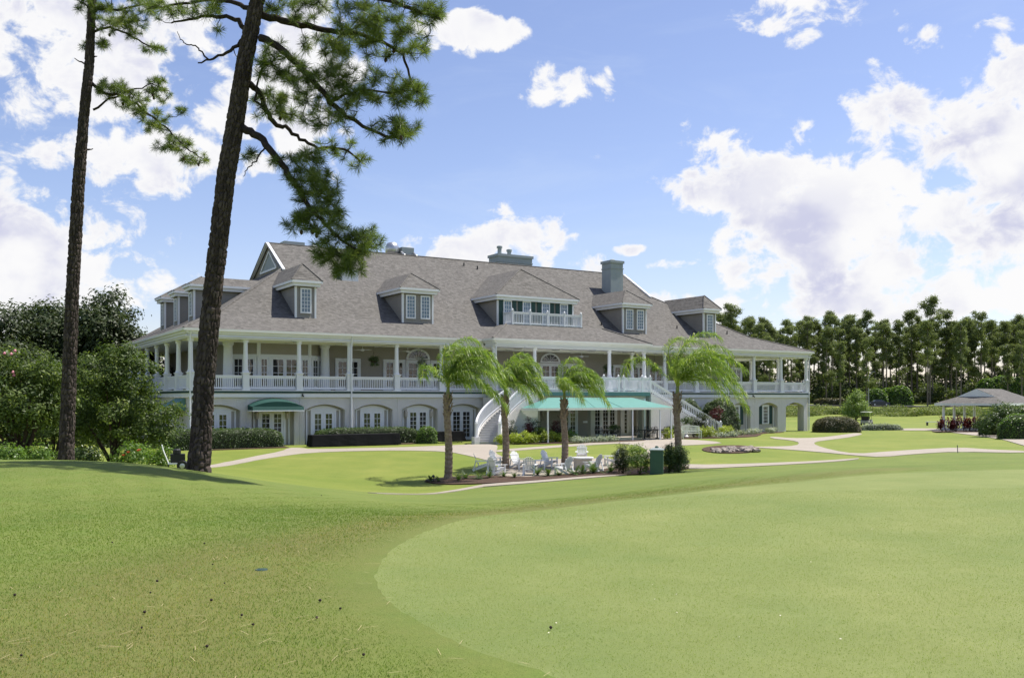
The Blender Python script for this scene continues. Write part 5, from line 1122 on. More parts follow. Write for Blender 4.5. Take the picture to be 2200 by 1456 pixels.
# ------------------------------------------------------------------ garden furniture
CHW = mat('white_resin', (.76, .76, .75), .45, (.80, .80, .79), 2)
def adirondack():
    """faces +x; local origin on the ground under the seat"""
    t = thing('adirondack_chair', 'white adirondack chair', 'chair', (0, 0, 0), 0, 'white adirondack chairs on the patio')
    q = MB()
    for i in range(7):
        y = (i - 3) * .082; fan = (i - 3) * .016; top = 1.02 - .016 * (i - 3) ** 2
        a = Vector((-.20, y, .30)); b = Vector((-.20 - (top - .30) * .42, y + fan, top)); q.bar(a, b, .068, .02, up=(1, 0, .4))
    q.bar((-.225, -.30, .44), (-.225, .30, .44), .03, .07); q.bar((-.40, -.30, .80), (-.40, .30, .80), .03, .06); part('backrest', q.mesh('backrest', CHW), t)
    q = MB()
    for i in range(6): x = -.20 + i * .105; q.bar((x, -.27, .30 + .028 * i + (-.02 if i == 5 else 0)), (x, .27, .30 + .028 * i + (-.02 if i == 5 else 0)), .09, .022)
    for y in (-.25, .25): q.bar((-.55, y, .06), (.36, y, .40), .03, .11, up=(0, 1, 0) if 0 else (0, 0, 1))
    part('seat', q.mesh('seat', CHW), t)
    for y in (-.34, .34):
        q = MB(); q.slab([(-.42, y - .05), (.36, y - .075), (.44, y - .04), (.44, y + .04), (.36, y + .075), (-.42, y + .05)], .565, .587); part('armrest', q.mesh('armrest', CHW), t)
        q = MB(); q.box(.28, .37, y * .86 - .016, y * .86 + .016, 0, .564); part('leg', q.mesh('leg', CHW), t)
        q = MB(); q.bar((-.36, y * .86, .563), (-.52, y * .86, .0), .028, .08, up=(0, 1, 0)); part('leg', q.mesh('leg', CHW), t)
    return t
AD = adirondack()
CHAIRS = [(1036, 1012, 5, 'seen from the side, leftmost'), (1070, 1004, -30, 'at the left, half hidden by the second palm'), (1068, 1020, 38, 'with its slatted back to us, leftmost of those turned away'), (1115, 1007, -48, 'facing right, just right of the second palm'), (1138, 1020, 82, 'with its back squarely to us in the front row'),
    (1181, 1004, -35, 'in the middle of the back row, left of the third palm'), (1210, 1019, 138, 'turned to the left, in front of the third palm'), (1250, 990, -95, 'behind the round fire table'), (1274, 1014, 145, 'right of the round fire table, turned to the left'), (1314, 1000, 190, 'half hidden by the dark feathery shrub')]
for i, (px, py, a, wh) in enumerate(CHAIRS):
    g = G(px, py); lab = f'white adirondack chair {wh}'
    if i == 0: AD.location = g; AD.rotation_euler = (0, 0, R(a)); AD['label'] = lab
    else: clone(AD, g, R(a), lab, (.88, .88, .88))
AD.scale = (.88, .88, .88)
g = G(1252, 1008); ft = thing('fire_table', 'round beige fire table among the right-hand chairs', 'table', g)
BEI = mat('beige_concrete', (.50, .44, .36), .8, (.56, .50, .42), 2, 40, .15)
q = MB(); q.lathe([(.42, 0), (.45, .02), (.47, .52), (.46, .54)], n=28); part('base', q.mesh('base', BEI), ft)
q = MB(); q.lathe([(.54, .541), (.55, .56), (.55, .61), (.54, .62), (.20, .62), (.19, .60)], n=28); part('table_top', q.mesh('table_top', STONE), ft)
g = G(1160, 1008); ft = thing('side_table', 'low square white side table behind the back-turned chair', 'table', g)
q = MB(); q.box(-.28, .28, -.28, .28, .44, .47); part('table_top', q.mesh('table_top', CHW), ft)
for x in (-.23, .23):
    for y in (-.23, .23): q = MB(); q.box(x - .03, x + .03, y - .03, y + .03, 0, .439); part('leg', q.mesh('leg', CHW), ft)
# green utility box
g = G(1411, 1019); ub = thing('utility_box', 'tall dark green utility box in the mulch bed', 'utility box', (g.x, g.y, g.z - .03), R(-12))
UG = mat('utility_green', (.035, .085, .06), .5, (.045, .10, .07), 2)
q = MB(); q.box(-.29, .29, -.29, .29, 0, 1.14); part('cabinet', q.mesh('cabinet', UG), ub)
q = MB(); q.add([(-.33, -.33, 1.14), (.33, -.33, 1.14), (.33, .33, 1.14), (-.33, .33, 1.14), (-.33, -.33, 1.18), (.33, -.33, 1.18), (.33, .33, 1.18), (-.33, .33, 1.18), (-.16, -.16, 1.25), (.16, -.16, 1.25), (.16, .16, 1.25), (-.16, .16, 1.25)], [(0, 1, 5, 4), (1, 2, 6, 5), (2, 3, 7, 6), (3, 0, 4, 7), (4, 5, 9, 8), (5, 6, 10, 9), (6, 7, 11, 10), (7, 4, 8, 11), (8, 9, 10, 11), (3, 2, 1, 0)]); part('lid', q.mesh('lid', mat('weathered_lid', (.30, .33, .33), .5, (.2, .25, .24), 5)), ub)
q = MB(); q.box(-.25, .25, -.302, -.291, .08, 1.06); part('door_panel', q.mesh('door_panel', UG), ub)
q = MB(); q.lathe([(.07, 1.25), (.09, 1.28), (.06, 1.33), (.02, 1.34)], n=10); part('vent_cap', q.mesh('vent_cap', UG), ub)
# black covered tables near the wall
def covered_table(label, u, wy, L, Wd, h, open_=False):
    c = BW(u, wy); t = thing('covered_table', label, 'table', (c.x, c.y, H(c.x, c.y) + .02), AF); q = MB(); N = 44; vs = []
    for z, fl in ((h, 0.), (h * .97, .012), (h * .5, .06), (.12 if open_ else .02, .12)):
        for i in range(N):
            a = 2 * math.pi * i / N; x = math.copysign(min(1, abs(math.cos(a)) * 1.5), math.cos(a)) * L / 2; y = math.copysign(min(1, abs(math.sin(a)) * 1.5), math.sin(a)) * Wd / 2; k = 1 + fl * math.sin(i * 2.7) * .4
            vs.append((x + math.copysign(fl * .7, x) + (k - 1) * .4, (y + math.copysign(fl * .7, y)) * k, z))
    q.add(vs, [tuple(range(N))] + [(r * N + i, (r + 1) * N + i, (r + 1) * N + (i + 1) % N, r * N + (i + 1) % N) for r in range(3) for i in range(N)]); part('tablecloth', q.mesh('tablecloth', CLOTH), t)
    q = MB(); q.box(-L / 2 + .04, L / 2 - .04, -Wd / 2 + .04, Wd / 2 - .04, h - .05, h - .012); part('table_top', q.mesh('table_top', BLACKM), t)
    for x in (-L / 2 + .2, L / 2 - .2):
        for y in (-Wd / 2 + .1, Wd / 2 - .1): q = MB(); q.box(x - .02, x + .02, y - .02, y + .02, 0, h - .051); part('leg', q.mesh('leg', METAL), t)
covered_table('long low table under a black cloth in front of the hedge', UW(762, -3.0), -3.0, 6.3, .9, .78)
covered_table('black-clothed table left of the curved stair', UW(955, -2.6), -2.6, 2.9, .8, .82, True)
# white garden bench by the stair
def bench(label, p, rz, m_, nm='garden_bench'):
    t = thing(nm, label, 'bench', p, rz); q = MB()
    for i in range(5): q.bar((-.72, -.22 + i * .1, .42), (.72, -.22 + i * .1, .42), .08, .025)
    part('seat', q.mesh('seat', m_), t); q = MB(); n = 10
    for i in range(n): x0, x1 = -.72 + 1.44 * i / n, -.72 + 1.44 * (i + 1) / n; f = lambda x: .95 + .06 * math.cos(x / .72 * 1.57); q.bar((x0, .26, f(x0)), (x1, .26, f(x1)), .04, .09)
    q.bar((-.72, .24, .55), (.72, .24, .55), .03, .07)
    for i in range(13): x = -.66 + .11 * i; q.box(x - .03, x + .03, .235, .26, .57, .93)
    part('backrest', q.mesh('backrest', m_), t)
    for x in (-.74, .74):
        q = MB(); q.box(x - .04, x + .04, -.30, .28, .62, .66); part('armrest', q.mesh('armrest', m_), t)
        for y in (-.26, .24): q = MB(); q.box(x - .035, x + .035, y - .035, y + .035, 0, .62 if y < 0 else .95); part('leg', q.mesh('leg', m_), t)
    return t
CREAMB = mat('cream_bench', (.66, .68, .58), .5, (.70, .72, .62), 3)
c = BW(UW(1485, -6.9), -6.9); bench('cream slatted bench right of the tallest palm', (c.x, c.y, H(c.x, c.y) + .03), R(8), CREAMB)
c = BW(57.2, 3.0); bench('pale bench inside the open archway at the right end', (c.x, c.y, H(c.x, c.y) + .03), AF, WHITE)
# iron dining sets under the awning
def iron_chair():
    t = thing('iron_chair', 'black iron chair', 'chair', (0, 0, 0), 0, 'black iron chairs on the shaded patio'); q = MB()
    q.box(-.22, .22, -.22, .22, .43, .455); part('seat', q.mesh('seat', mat('pale_cushion', (.35, .32, .28), .9)), t); q = MB()
    q.tube([(-.22, .22, .45), (-.23, .28, .75), (-.14, .30, .96), (.14, .30, .96), (.23, .28, .75), (.22, .22, .45)], .018, 6)
    for x in (-.12, -.04, .04, .12): q.tube([(x, .23, .46), (x * 1.1, .295, .94)], .009, 5)
    for x in (-.25, .25): q.tube([(x * .92, .26, .68), (x, -.05, .67), (x, -.2, .60), (x * .9, -.2, .44)], .016, 6)
    part('backrest', q.mesh('backrest', BLACKM), t)
    for x in (-.2, .2):
        for y in (-.2, .2): q = MB(); q.tube([(x, y, .43), (x * 1.1, y * 1.1, 0)], .016, 6); part('leg', q.mesh('leg', BLACKM), t)
    return t
def iron_table(label, p):
    t = thing('iron_table', label, 'table', p, 0); q = MB(); q.lathe([(.58, .70), (.60, .71), (.60, .735), (.58, .74)], n=26); part('table_top', q.mesh('table_top', BLACKM), t)
    q = MB(); q.lathe([(.3, 0), (.28, .03), (.06, .08), (.05, .65), (.2, .699)], n=12); part('pedestal', q.mesh('pedestal', BLACKM), t)
IC, first = iron_chair(), True
for (px, wy, lab, n, r) in [(1306, -5.6, 'round iron table under the awning before the glazed doors', 4, .78), (1385, -6.0, 'round iron table in the corner of the patio by the awning posts', 4, .8), (1412, -5.9, 'round iron table at the right end of the awning', 4, .8), (1200, -5.4, 'round iron table behind the third palm', 3, .75)]:
    c = BW(UW(px, wy), wy); z = H(c.x, c.y) + .05; iron_table(lab, (c.x, c.y, z))
    for i in range(n):
        a = .5 + i * 2 * math.pi / n; p = (c.x + r * math.cos(a), c.y + r * math.sin(a), z); lb = f"black iron chair, {['right rear', 'left rear', 'left front', 'right front'][i]} of the {lab}"; lb = ' '.join(lb.split()[:16])
        if first: IC.location = p; IC.rotation_euler = (0, 0, a - R(90)); IC['label'] = lb; first = False
        else: clone(IC, p, a - R(90), lb)
c = BW(UW(1180, -3.2), -3.2); t = thing('wooden_planter_stand', 'small dark wooden stand under the awning left of the third palm', 'stand', (c.x, c.y, .05), AF)
q = MB(); q.box(-.35, .35, -.25, .25, .72, .77); part('top', q.mesh('top', BARK3), t)
for x in (-.3, .3):
    for y in (-.2, .2): q = MB(); q.box(x - .04, x + .04, y - .04, y + .04, 0, .719); part('leg', q.mesh('leg', BARK3), t)
# potted topiary and urn by the awning
for px, wy, lab, r in ((1318, -3.9, 'potted leafy plant behind the dining table', .42), (1443, -5.3, 'small potted ball topiary left of the tallest palm trunk', .3), (1474, -5.4, 'white urn with round green topiary right of the tallest palm', .42)):
    c = BW(UW(px, wy), wy); t = thing('potted_plant', lab, 'plant', (c.x, c.y, H(c.x, c.y) + .05)); hp = 1.05 if 'urn' in lab else .5
    q = MB(); q.lathe([(.2, 0), (.22, .06), (.1, .2), (.12, hp - .45 if hp > .6 else .22), (.3, hp - .1), (.34, hp), (.28, hp)], n=16); part('pot', q.mesh('pot', STONE if 'urn' in lab else BLACKM), t)
    me, _ = crown_mesh('foliage', [(0, 0, hp + r * .75, r * 1.2, r * 1.2, r * .8)], 900, .09, .05, HEDGE, .06, 170); part('foliage', me, t)
# hanging baskets
for i, (px, wy, py, lab) in enumerate([(803, 2.2, 775, 'hanging fern basket right of the middle porch door'), (904, 2.0, 777, 'hanging flower basket before the first fanlight'), (1355, .4, 787, 'dark trailing basket before the right fanlight'), (1406, .4, 788, 'yellow-green hanging fern right of the right fanlight'), (1307, .4, 792, 'pale hanging fern left of the right fanlight')]):
    c = BW(UW(px, wy), wy); z = ZC + (HY - py) / FPX * c.y; t = thing('hanging_basket', lab, 'hanging basket', (c.x, c.y, z)); q = MB(); q.lathe([(.05, -.2), (.2, -.1), (.26, .05), (.24, .05)], n=12); part('bowl', q.mesh('bowl', BARK3), t)
    q = MB()
    for a in (0, 2.1, 4.2): q.tube([(.24 * math.cos(a), .24 * math.sin(a), .05), (0, 0, .7)], .006, 4)
    q.tube([(0, 0, .7), (0, 0, 7.26 - z)], .006, 4); part('chain', q.mesh('chain', BLACKM), t)
    me, _ = crown_mesh('foliage', [(0, 0, .1, .42, .42, .25), (0, 0, -.15, .35, .35, .3)], 900, .10, .045, [HEDGE, SILVER, DARKLEAF, BRIGHT, HEDGE][i], .08, 180 + i); part('foliage', me, t)
# pressure washer behind the leaning pine
g = onground(380, 33); t = thing('pressure_washer', 'small wheeled pressure washer left of the leaning pine trunk', 'machine', (g.x, g.y, g.z), R(20))
q = MB(); q.box(-.22, .28, -.16, .16, .30, .60); q.lathe([(.12, 0), (.14, .02), (.14, .14), (.08, .18)], (0, 0, .60), 12); part('engine', q.mesh('engine', BLACKM), t)
q = MB(); q.box(-.30, .34, -.20, .20, .24, .29); q.tube([(-.28, -.18, .27), (-.46, -.18, .75), (-.50, -.18, .92), (-.50, .18, .92), (-.46, .18, .75), (-.28, .18, .27)], .018, 6); part('frame', q.mesh('frame', CHW), t)
for y in (-.24, .24):
    q = MB(); q.lathe([(.06, -.04), (.17, -.05), (.19, 0), (.17, .05), (.06, .04)], n=18); o = part('wheel', q.mesh('wheel', BLACKM), t); o.rotation_euler = (R(90), 0, 0); o.location = (.18, y, .19)
    q = MB(); q.lathe([(.09, -.052), (.02, -.06), (.02, .06), (.09, .052)], n=12); e = part('rim', q.mesh('rim', METAL), o)
    q = MB(); q.box(-.30, -.26, y * .7 - .02, y * .7 + .02, 0, .25); part('foot', q.mesh('foot', BLACKM), t)
# path lights, stake, valve cover, sprinkler head
for px, py, lab in ((931, 1037, 'black path light left of the first palm'), (1478, 1004, 'black path light right of the feathery shrubs'), (1443, 962, 'black path light on the lawn by the tallest palm')):
    g = G(px, py); t = thing('path_light', lab, 'light', g); q = MB(); q.tube([(0, 0, -.05), (0, 0, .28)], .015, 6); part('stem', q.mesh('stem', BLACKM), t); q = MB(); q.lathe([(.03, .24), (.09, .28), (.03, .36)], n=10); part('shade', q.mesh('shade', BLACKM), t)
g = G(2058, 973); o = MB(); o.tube([(0, 0, -.1), (-.03, 0, .42)], .022, 8); o.lathe([(.02, .40), (.035, .42), (.02, .47)], (-.03, 0, 0), 8); o = o.build('marker_stake', mat('grey_stake', (.12, .12, .12), .7), None, g); tag(o, 'thin dark stake beside the path at the right', 'stake')
g = G(562, 1229); o = MB(); o.lathe([(.06, -.03), (.065, .012), (.06, .02), (.02, .024)], n=16); o = o.build('valve_cover', mat('valve_green', (.02, .05, .04), .6), None, g); tag(o, 'small round dark irrigation valve cover in the grass', 'valve cover')
# fallen cones and straw on the slope
PC = MB(); PC.lathe([(.004, 0), (.018, .008), (.024, .022), (.018, .038), (.004, .05)], n=8); PCM = PC.mesh('fallen_cone', mat('cone_dark', (.03, .02, .014), .9))
for i, (px, py) in enumerate([(455, 1299), (325, 1284), (313, 1323), (483, 1261), (338, 1254), (691, 1301), (547, 1350), (519, 1334), (678, 1341), (730, 1316), (778, 1425), (31, 1290), (440, 1174), (306, 1361), (48, 1418), (441, 1398), (690, 1067), (455, 1222), (1186, 1360), (240, 1173)]):
    g = G(px, py); o = bpy.data.objects.new('fallen_cone', PCM); COL.objects.link(o); o.location = (g.x, g.y, g.z + .03); o.rotation_euler = (R(80), RB.uniform(-.4, .4), RB.uniform(0, 6)); s = RB.uniform(.3, .55); o.scale = (s, s, s); tag(o, 'small dark pine cone lying on the foreground slope', 'pine cone', 'fallen cones on the slope')

# ------------------------------------------------------------------ right side: pavilion, hedges, cart, car
def ghedge(label, px, py, w_, d_, h, n, m_, seed, nm='hedge', cat='hedge', L=.1, Z=None, rz=0, power=2.6, wob=.06):
    g = onground(px, Z) if Z else G(px, py); return hedge(nm, label, cat, (g.x, g.y, g.z - .02), rz, w_, d_, h, n, L, m_, seed, power=power, wob=wob)
ghedge('large rounded bronze hedge at the right end of the clubhouse', 1797, 928, 4.5, 2.6, 1.5, 9000, BROWNH, 201, Z=88)
ghedge('low bed of white flowering plants right of the bronze hedge', 1893, 924, 4.3, 1.4, .65, 4500, SILVER, 202, nm='flower_bed', cat='flower bed', Z=92)
p = Vector((45.85, 90.1, H(45.85, 90.1))); PV = thing('pavilion', 'open garden pavilion with grey hipped roof and white posts', 'pavilion', (p.x, p.y, p.z), R(45))
PLn, PWd, PE = 8.6, 6.4, 2.65
rvp = [(-3.0, -PWd / 2, PE), (PLn, -PWd / 2, PE), (PLn, PWd / 2, PE), (-3.0, PWd / 2, PE), (-1.2, -1.75, PE + .62), (-1.2, 1.75, PE + .62), (-1.2, 0, PE + 1.42), (PLn - 2.4, 0, PE + 1.42)]
q = MB(); q.add(rvp, [(0, 1, 7, 6, 4), (1, 2, 7), (2, 3, 5, 6, 7), (3, 0, 4, 5)]); part('roof', q.mesh('roof', SHING, True), PV)
q = MB(); q.add([(-1.23, -1.75, PE + .62), (-1.23, 1.75, PE + .62), (-1.23, 0, PE + 1.39)], [(0, 2, 1)]); part('gablet', q.mesh('gablet', WHITE), PV)
q = MB(); q.box(-3.05, PLn + .05, -PWd / 2 - .05, -PWd / 2, PE - .22, PE); q.box(-3.05, PLn + .05, PWd / 2, PWd / 2 + .05, PE - .22, PE); q.box(-3.05, -3.0, -PWd / 2, PWd / 2, PE - .22, PE); part('fascia', q.mesh('fascia', WHITE), PV)
q = MB(); q.box(-2.95, PLn - .1, -PWd / 2 + .05, PWd / 2 - .05, PE - .06, PE - .02); part('ceiling', q.mesh('ceiling', WHITE), PV)
q = MB(); q.box(-2.6, PLn - .4, -PWd / 2 + .3, PWd / 2 - .3, -.15, .06); part('floor', q.mesh('floor', CONC), PV)
for x in (-2.3, .55, 3.4, 6.3):
    for y in (-2.65, 2.65): q = MB(); q.lathe([(.17, .06), (.17, .2), (.14, .22), (.12, PE - .25), (.17, PE - .2), (.17, PE - .061)], (x, y, 0), 12); part('post', q.mesh('post', WHITE), PV)
xs = [-2.3, .55, 3.4, 6.3]
for a, b in zip(xs[:-1], xs[1:]):
    q = MB(); q.box(a + .2, b - .2, -2.69, -2.61, .82, .9); q.box(a + .2, b - .2, -2.68, -2.62, .15, .21); part('railing', q.mesh('railing', WHITE), PV)
    q = MB(); k = 11
    for i in range(k): x = a + .32 + (b - a - .64) * i / (k - 1); q.box(x - .03, x + .03, -2.675, -2.625, .211, .819)
    o = part('balusters', q.mesh('balusters', WHITE), PV); o['kind'] = 'stuff'
q = MB(); q.box(-2.34, -2.26, -2.5, 2.5, .82, .9); q.box(-2.33, -2.27, -2.5, 2.5, .15, .21)
for i in range(20): y = -2.4 + 4.8 * i / 19; q.box(-2.325, -2.275, y - .03, y + .03, .211, .819)
part('end_railing', q.mesh('end_railing', WHITE), PV)
def cordyline(label, px, Z, h, n, seed, m_=REDLEAF):
    g = onground(px, Z); t = thing('red_cordyline', label, 'plant', g, 0, 'red-leaved plants by the pavilion'); rd = random.Random(seed); V, F, tn = [], [], []; q = MB()
    for s in range(n):
        bx, by = rd.gauss(0, .75), rd.gauss(0, .3); hh = h * rd.uniform(.6, 1); q.tube([(bx * .6, by * .6, -.05), (bx, by, hh * .75)], .025, 6)
        for k in range(40):
            a = rd.uniform(0, 6.28); e = R(rd.uniform(5, 80)); d = Vector((math.cos(a) * math.cos(e), math.sin(a) * math.cos(e), math.sin(e))); p0 = Vector((bx, by, hh * rd.uniform(.18, .78))); L = rd.uniform(.35, .55); sd = d.cross(Vector((0, 0, 1))).normalized() * .055
            p1 = p0 + d * L * .55; p2 = p0 + d * L + Vector((0, 0, -.12)); j = len(V); V += [p0, p1 - sd, p2, p1 + sd]; F.append((j, j + 1, j + 2, j + 3)); tn.append(rd.random())
    part('leaves', npmesh('leaves', np.array([tuple(v) for v in V]), np.array(F), m_, tn), t); part('stems', q.mesh('stems', BARK3), t)
for i, (px, Z, h, lab) in enumerate([(2046, 85.6, 1.9, 'tallest burgundy-leaved plant at the pavilion corner'), (2068, 85.8, 1.7, 'burgundy-leaved plant before the pavilion railing'), (2082, 86, 1.65, 'burgundy-leaved plant in the middle of the pavilion railing'), (2098, 86.2, 1.7, 'burgundy-leaved plant at the right of the pavilion railing'), (2036, 86.5, 1.3, 'burgundy-leaved plant left of the pavilion')]): cordyline(lab, px, Z, h, 6, 210 + i)
drape('mulch_bed', [Vector(q) for q in [(39.6, 88), (40.2, 84.6), (46.5, 84.6), (46.5, 87.0), (42, 88.0)]], .6, .05, MULCH, 'mulch bed along the pavilion railing', .1, 1)
g = onground(2150, 76); bush('viburnum', 'large loose green shrub in front of the pavilion', 'shrub', g, [(0, 0, 1.3, 1.6, 1.3, 1.1), (1.2, 0, 1.9, 1.2, 1.1, .9), (-.9, 0, 1.0, 1.0, 1.0, .8), (.3, 0, 2.2, 1.0, .9, .6), (2.1, 0, 1.4, 1.2, 1.1, 1.3)], 7000, .17, .09, HEDGE, .2, 221, 8, .03, shell=.4)
ghedge('rounded shrub at the right picture edge before the pavilion', 2196, 940, 3.4, 2.6, 1.95, 4500, BRIGHT, 222, nm='round_shrub', cat='shrub', Z=71, L=.12)
ghedge('dark clipped shrub between the pavilion railing and the right edge', 2132, 930, 2.0, 1.8, 1.5, 3500, DARKLEAF, 223, nm='round_shrub', cat='shrub', Z=79, L=.12)
# far hedges, topiaries and the grassy pond bank
for i, (px, py, w_, h, lab) in enumerate([(1882, 868, 5.2, 3.9, 'left of the two'), (1932, 866, 6.2, 4.6, 'largest'), (1907, 868, 4.0, 4.0, 'between the other two')]):
    ghedge(f'dome-clipped bush beside the far drive, {lab}', px, 0, w_, 4, h, 3500, BRIGHT, 230 + i, nm='domed_bush', cat='bush', Z=219 + i, L=.45, wob=.1)
for i, (px, h, w_) in enumerate([(2122, 5.2, 5), (2155, 5.8, 7), (2178, 5.4, 6)]):
    ghedge(f"dome-clipped bush behind the pavilion roof, {['left', 'middle and tallest', 'right'][i]}", px, 0, w_ * 1.15, 4, h + 1.2, 3500, BRIGHT, 240 + i, nm='domed_bush', cat='bush', Z=213, L=.45, wob=.1)
ghedge('low flat clipped hedge far right of the clubhouse', 1785, 0, 7.5, 2.5, 1.5, 3500, BROWNH, 245, Z=214, L=.35, power=5)
g = onground(1838, 170); bush('young_tree', 'pale green young tree right of the clubhouse', 'tree', g, [(0, 0, 2.6, 2.0, 1.8, 2.2), (-1.2, 0, 1.8, 1.6, 1.5, 1.6), (1.3, 0, 1.8, 1.6, 1.5, 1.6), (.2, 0, 4.4, 1.2, 1.2, 1.3)], 6000, .30, .13, leafmat('pale_young_leaves', (.12, .18, .045), (.22, .30, .085), (.33, .38, .13), .5, .4), .3, 250, 8, .06, shell=.35, trunk='trunk', crown='crown')
# shaggy bank vegetation: uncountable ground cover
rng = np.random.default_rng(99); n = 70000
bx = rng.uniform(42, 118, n); by = rng.uniform(180, 199, n); by = np.maximum(by, 183.5 + 3 * np.sin(bx * .31) + rng.normal(size=n) * .5); ok = rng.uniform(0, 1, n) < .55 + .45 * np.sin(bx * .45) * np.sin(by * .8 + bx * .2); bx, by = bx[ok], by[ok]
bh = .35 + 1.3 * (np.sin(bx * .8 + 2 * np.sin(by * .5)) * .5 + .5) * rng.uniform(.4, 1, len(bx)); P = np.stack([bx, by, Hn(bx, by) + bh * rng.uniform(.2, 1, len(bx))], 1)
V, F = leaf_quads(P, unit(rng.normal(size=P.shape) * .6 + np.array([0, -.3, .8])), .42, .16, rng); tn = np.clip(.5 + .25 * np.sin(bx * .5 + by * .9) + rng.normal(size=len(P)) * .22, 0, 1)
o = bpy.data.objects.new('bank_vegetation', npmesh('bank_vegetation', V, F, leafmat('bank_grass', (.085, .12, .030), (.17, .21, .055), (.26, .25, .11), .6, .3, .2), tn)); COL.objects.link(o); tag(o, 'shaggy green growth on the pond bank', 'ground cover', kind='stuff')
# golf cart
g = onground(1862, 128); t = thing('golf_cart', 'golf cart with pale roof parked behind the white flower bed', 'golf cart', (g.x, g.y, g.z), R(55))
GB = mat('cart_body', (.30, .30, .27), .4, (.34, .34, .31), 2)
q = MB(); q.prism([(-1.15, .30), (-1.15, .62), (-.5, .72), (-.4, .42), (.35, .38), (.55, .80), (1.05, .70), (1.2, .45), (1.15, .28)], -.55, .55); part('body', q.mesh('body', GB), t)
q = MB(); q.slab([(-1.1, -.58), (.75, -.58), (.82, -.4), (.82, .4), (.75, .58), (-1.1, .58)], 1.80, 1.87); part('canopy', q.mesh('canopy', CREAM), t)
q = MB(); q.box(-.75, -.25, -.5, .5, .70, .82); q.box(-.80, -.68, -.5, .5, .82, 1.25); part('seat', q.mesh('seat', BLACKM), t)
for x, xt in ((-1.0, -.95), (.72, .55)):
    for y in (-.5, .5): q = MB(); q.tube([(x, y, .65), (xt, y, 1.80)], .025, 6); part('canopy_post', q.mesh('canopy_post', BLACKM), t)
for x in (-.75, .75):
    for y in (-.52, .52):
        q = MB(); q.lathe([(.1, -.09), (.22, -.09), (.23, 0), (.22, .09), (.1, .09)], n=16); o = part('wheel', q.mesh('wheel', BLACKM), t); o.location = (x, y, .23); o.rotation_euler = (R(90), 0, 0)
q = MB(); q.lathe([(.15, 0), (.17, .01), (.15, .02)], (0, 0, 0), 14); o = part('steering_wheel', q.mesh('steering_wheel', BLACKM), t); o.location = (.22, -.22, 1.0); o.rotation_euler = (0, R(-50), 0)
# parked car on the far drive
g = onground(1888, 213.5); t = thing('parked_car', 'dark blue car on the far drive before the domed bushes', 'car', (g.x, g.y, g.z + .06), R(4))
CARP = mat('dark_blue_paint', (.015, .022, .045), .25, spec=.6)
sec = [(-2.3, .35, .75), (-2.2, .30, .95), (-1.5, .28, 1.0), (-.9, .28, 1.40), (.3, .28, 1.45), (1.1, .28, 1.05), (2.1, .30, .88), (2.3, .38, .65)]
q = MB(); lo = [(x, a) for x, a, b_ in sec]; hi = [(x, b_) for x, a, b_ in sec]
q.prism([(x, z) for x, z in lo] + [(2.3, .65), (2.1, .88), (1.1, .98), (-1.5, 1.0), (-2.2, .95), (-2.3, .75)], -.9, .9); part('body', q.mesh('body', CARP), t)
q = MB(); vs = [(-1.5, -.85, 1.002), (1.15, -.85, .985), (1.15, .85, .985), (-1.5, .85, 1.002), (-.85, -.68, 1.42), (.25, -.68, 1.44), (.25, .68, 1.44), (-.85, .68, 1.42)]; q.add(vs, [(0, 1, 5, 4), (1, 2, 6, 5), (2, 3, 7, 6), (3, 0, 4, 7)]); part('windows', q.mesh('windows', GLASS), t)
q = MB(); q.box(-.87, .27, -.70, .70, 1.442, 1.475); part('roof', q.mesh('roof', CARP), t)
for x in (-1.4, 1.4):
    for y in (-.85, .85):
        q = MB(); q.lathe([(.16, -.1), (.32, -.1), (.33, 0), (.32, .1), (.16, .1)], n=18); o = part('wheel', q.mesh('wheel', BLACKM), t); o.location = (x, y, .33 - .05); o.rotation_euler = (R(90), 0, 0)
        q = MB(); q.lathe([(.2, -.105), (.02, -.115), (.02, .115), (.2, .105)], n=12); part('rim', q.mesh('rim', METAL), o)
for y in (-.6, .6): q = MB(); q.box(-2.33, -2.2, y - .2, y + .2, .62, .76); part('headlight', q.mesh('headlight', WHITE), t)
# backless bench on the far lawn, lamp post
g = onground(2005, 122); t = thing('backless_bench', 'low backless bench on the far lawn left of the pavilion', 'bench', g); q = MB(); q.box(-.95, .95, -.25, .25, .45, .52); part('seat', q.mesh('seat', STONE), t)
for x in (-.8, .8): q = MB(); q.box(x - .05, x + .05, -.2, .2, 0, .449); part('leg', q.mesh('leg', BLACKM), t)
g = onground(1866, 212); t = thing('lamp_post', 'curved grey lamp post beside the far drive', 'street lamp', g); q = MB(); q.tube([(0, 0, -.1), (0, 0, 6.2), (.25, 0, 7.2), (.9, 0, 7.9)], [.11, .09, .07, .05], 8); part('pole', q.mesh('pole', mat('lamp_grey', (.35, .35, .35), .5)), t)
q = MB(); q.box(.7, 1.5, -.15, .15, 7.85, 7.98); part('lamp_head', q.mesh('lamp_head', mat('lamp_grey', (.35, .35, .35))), t)

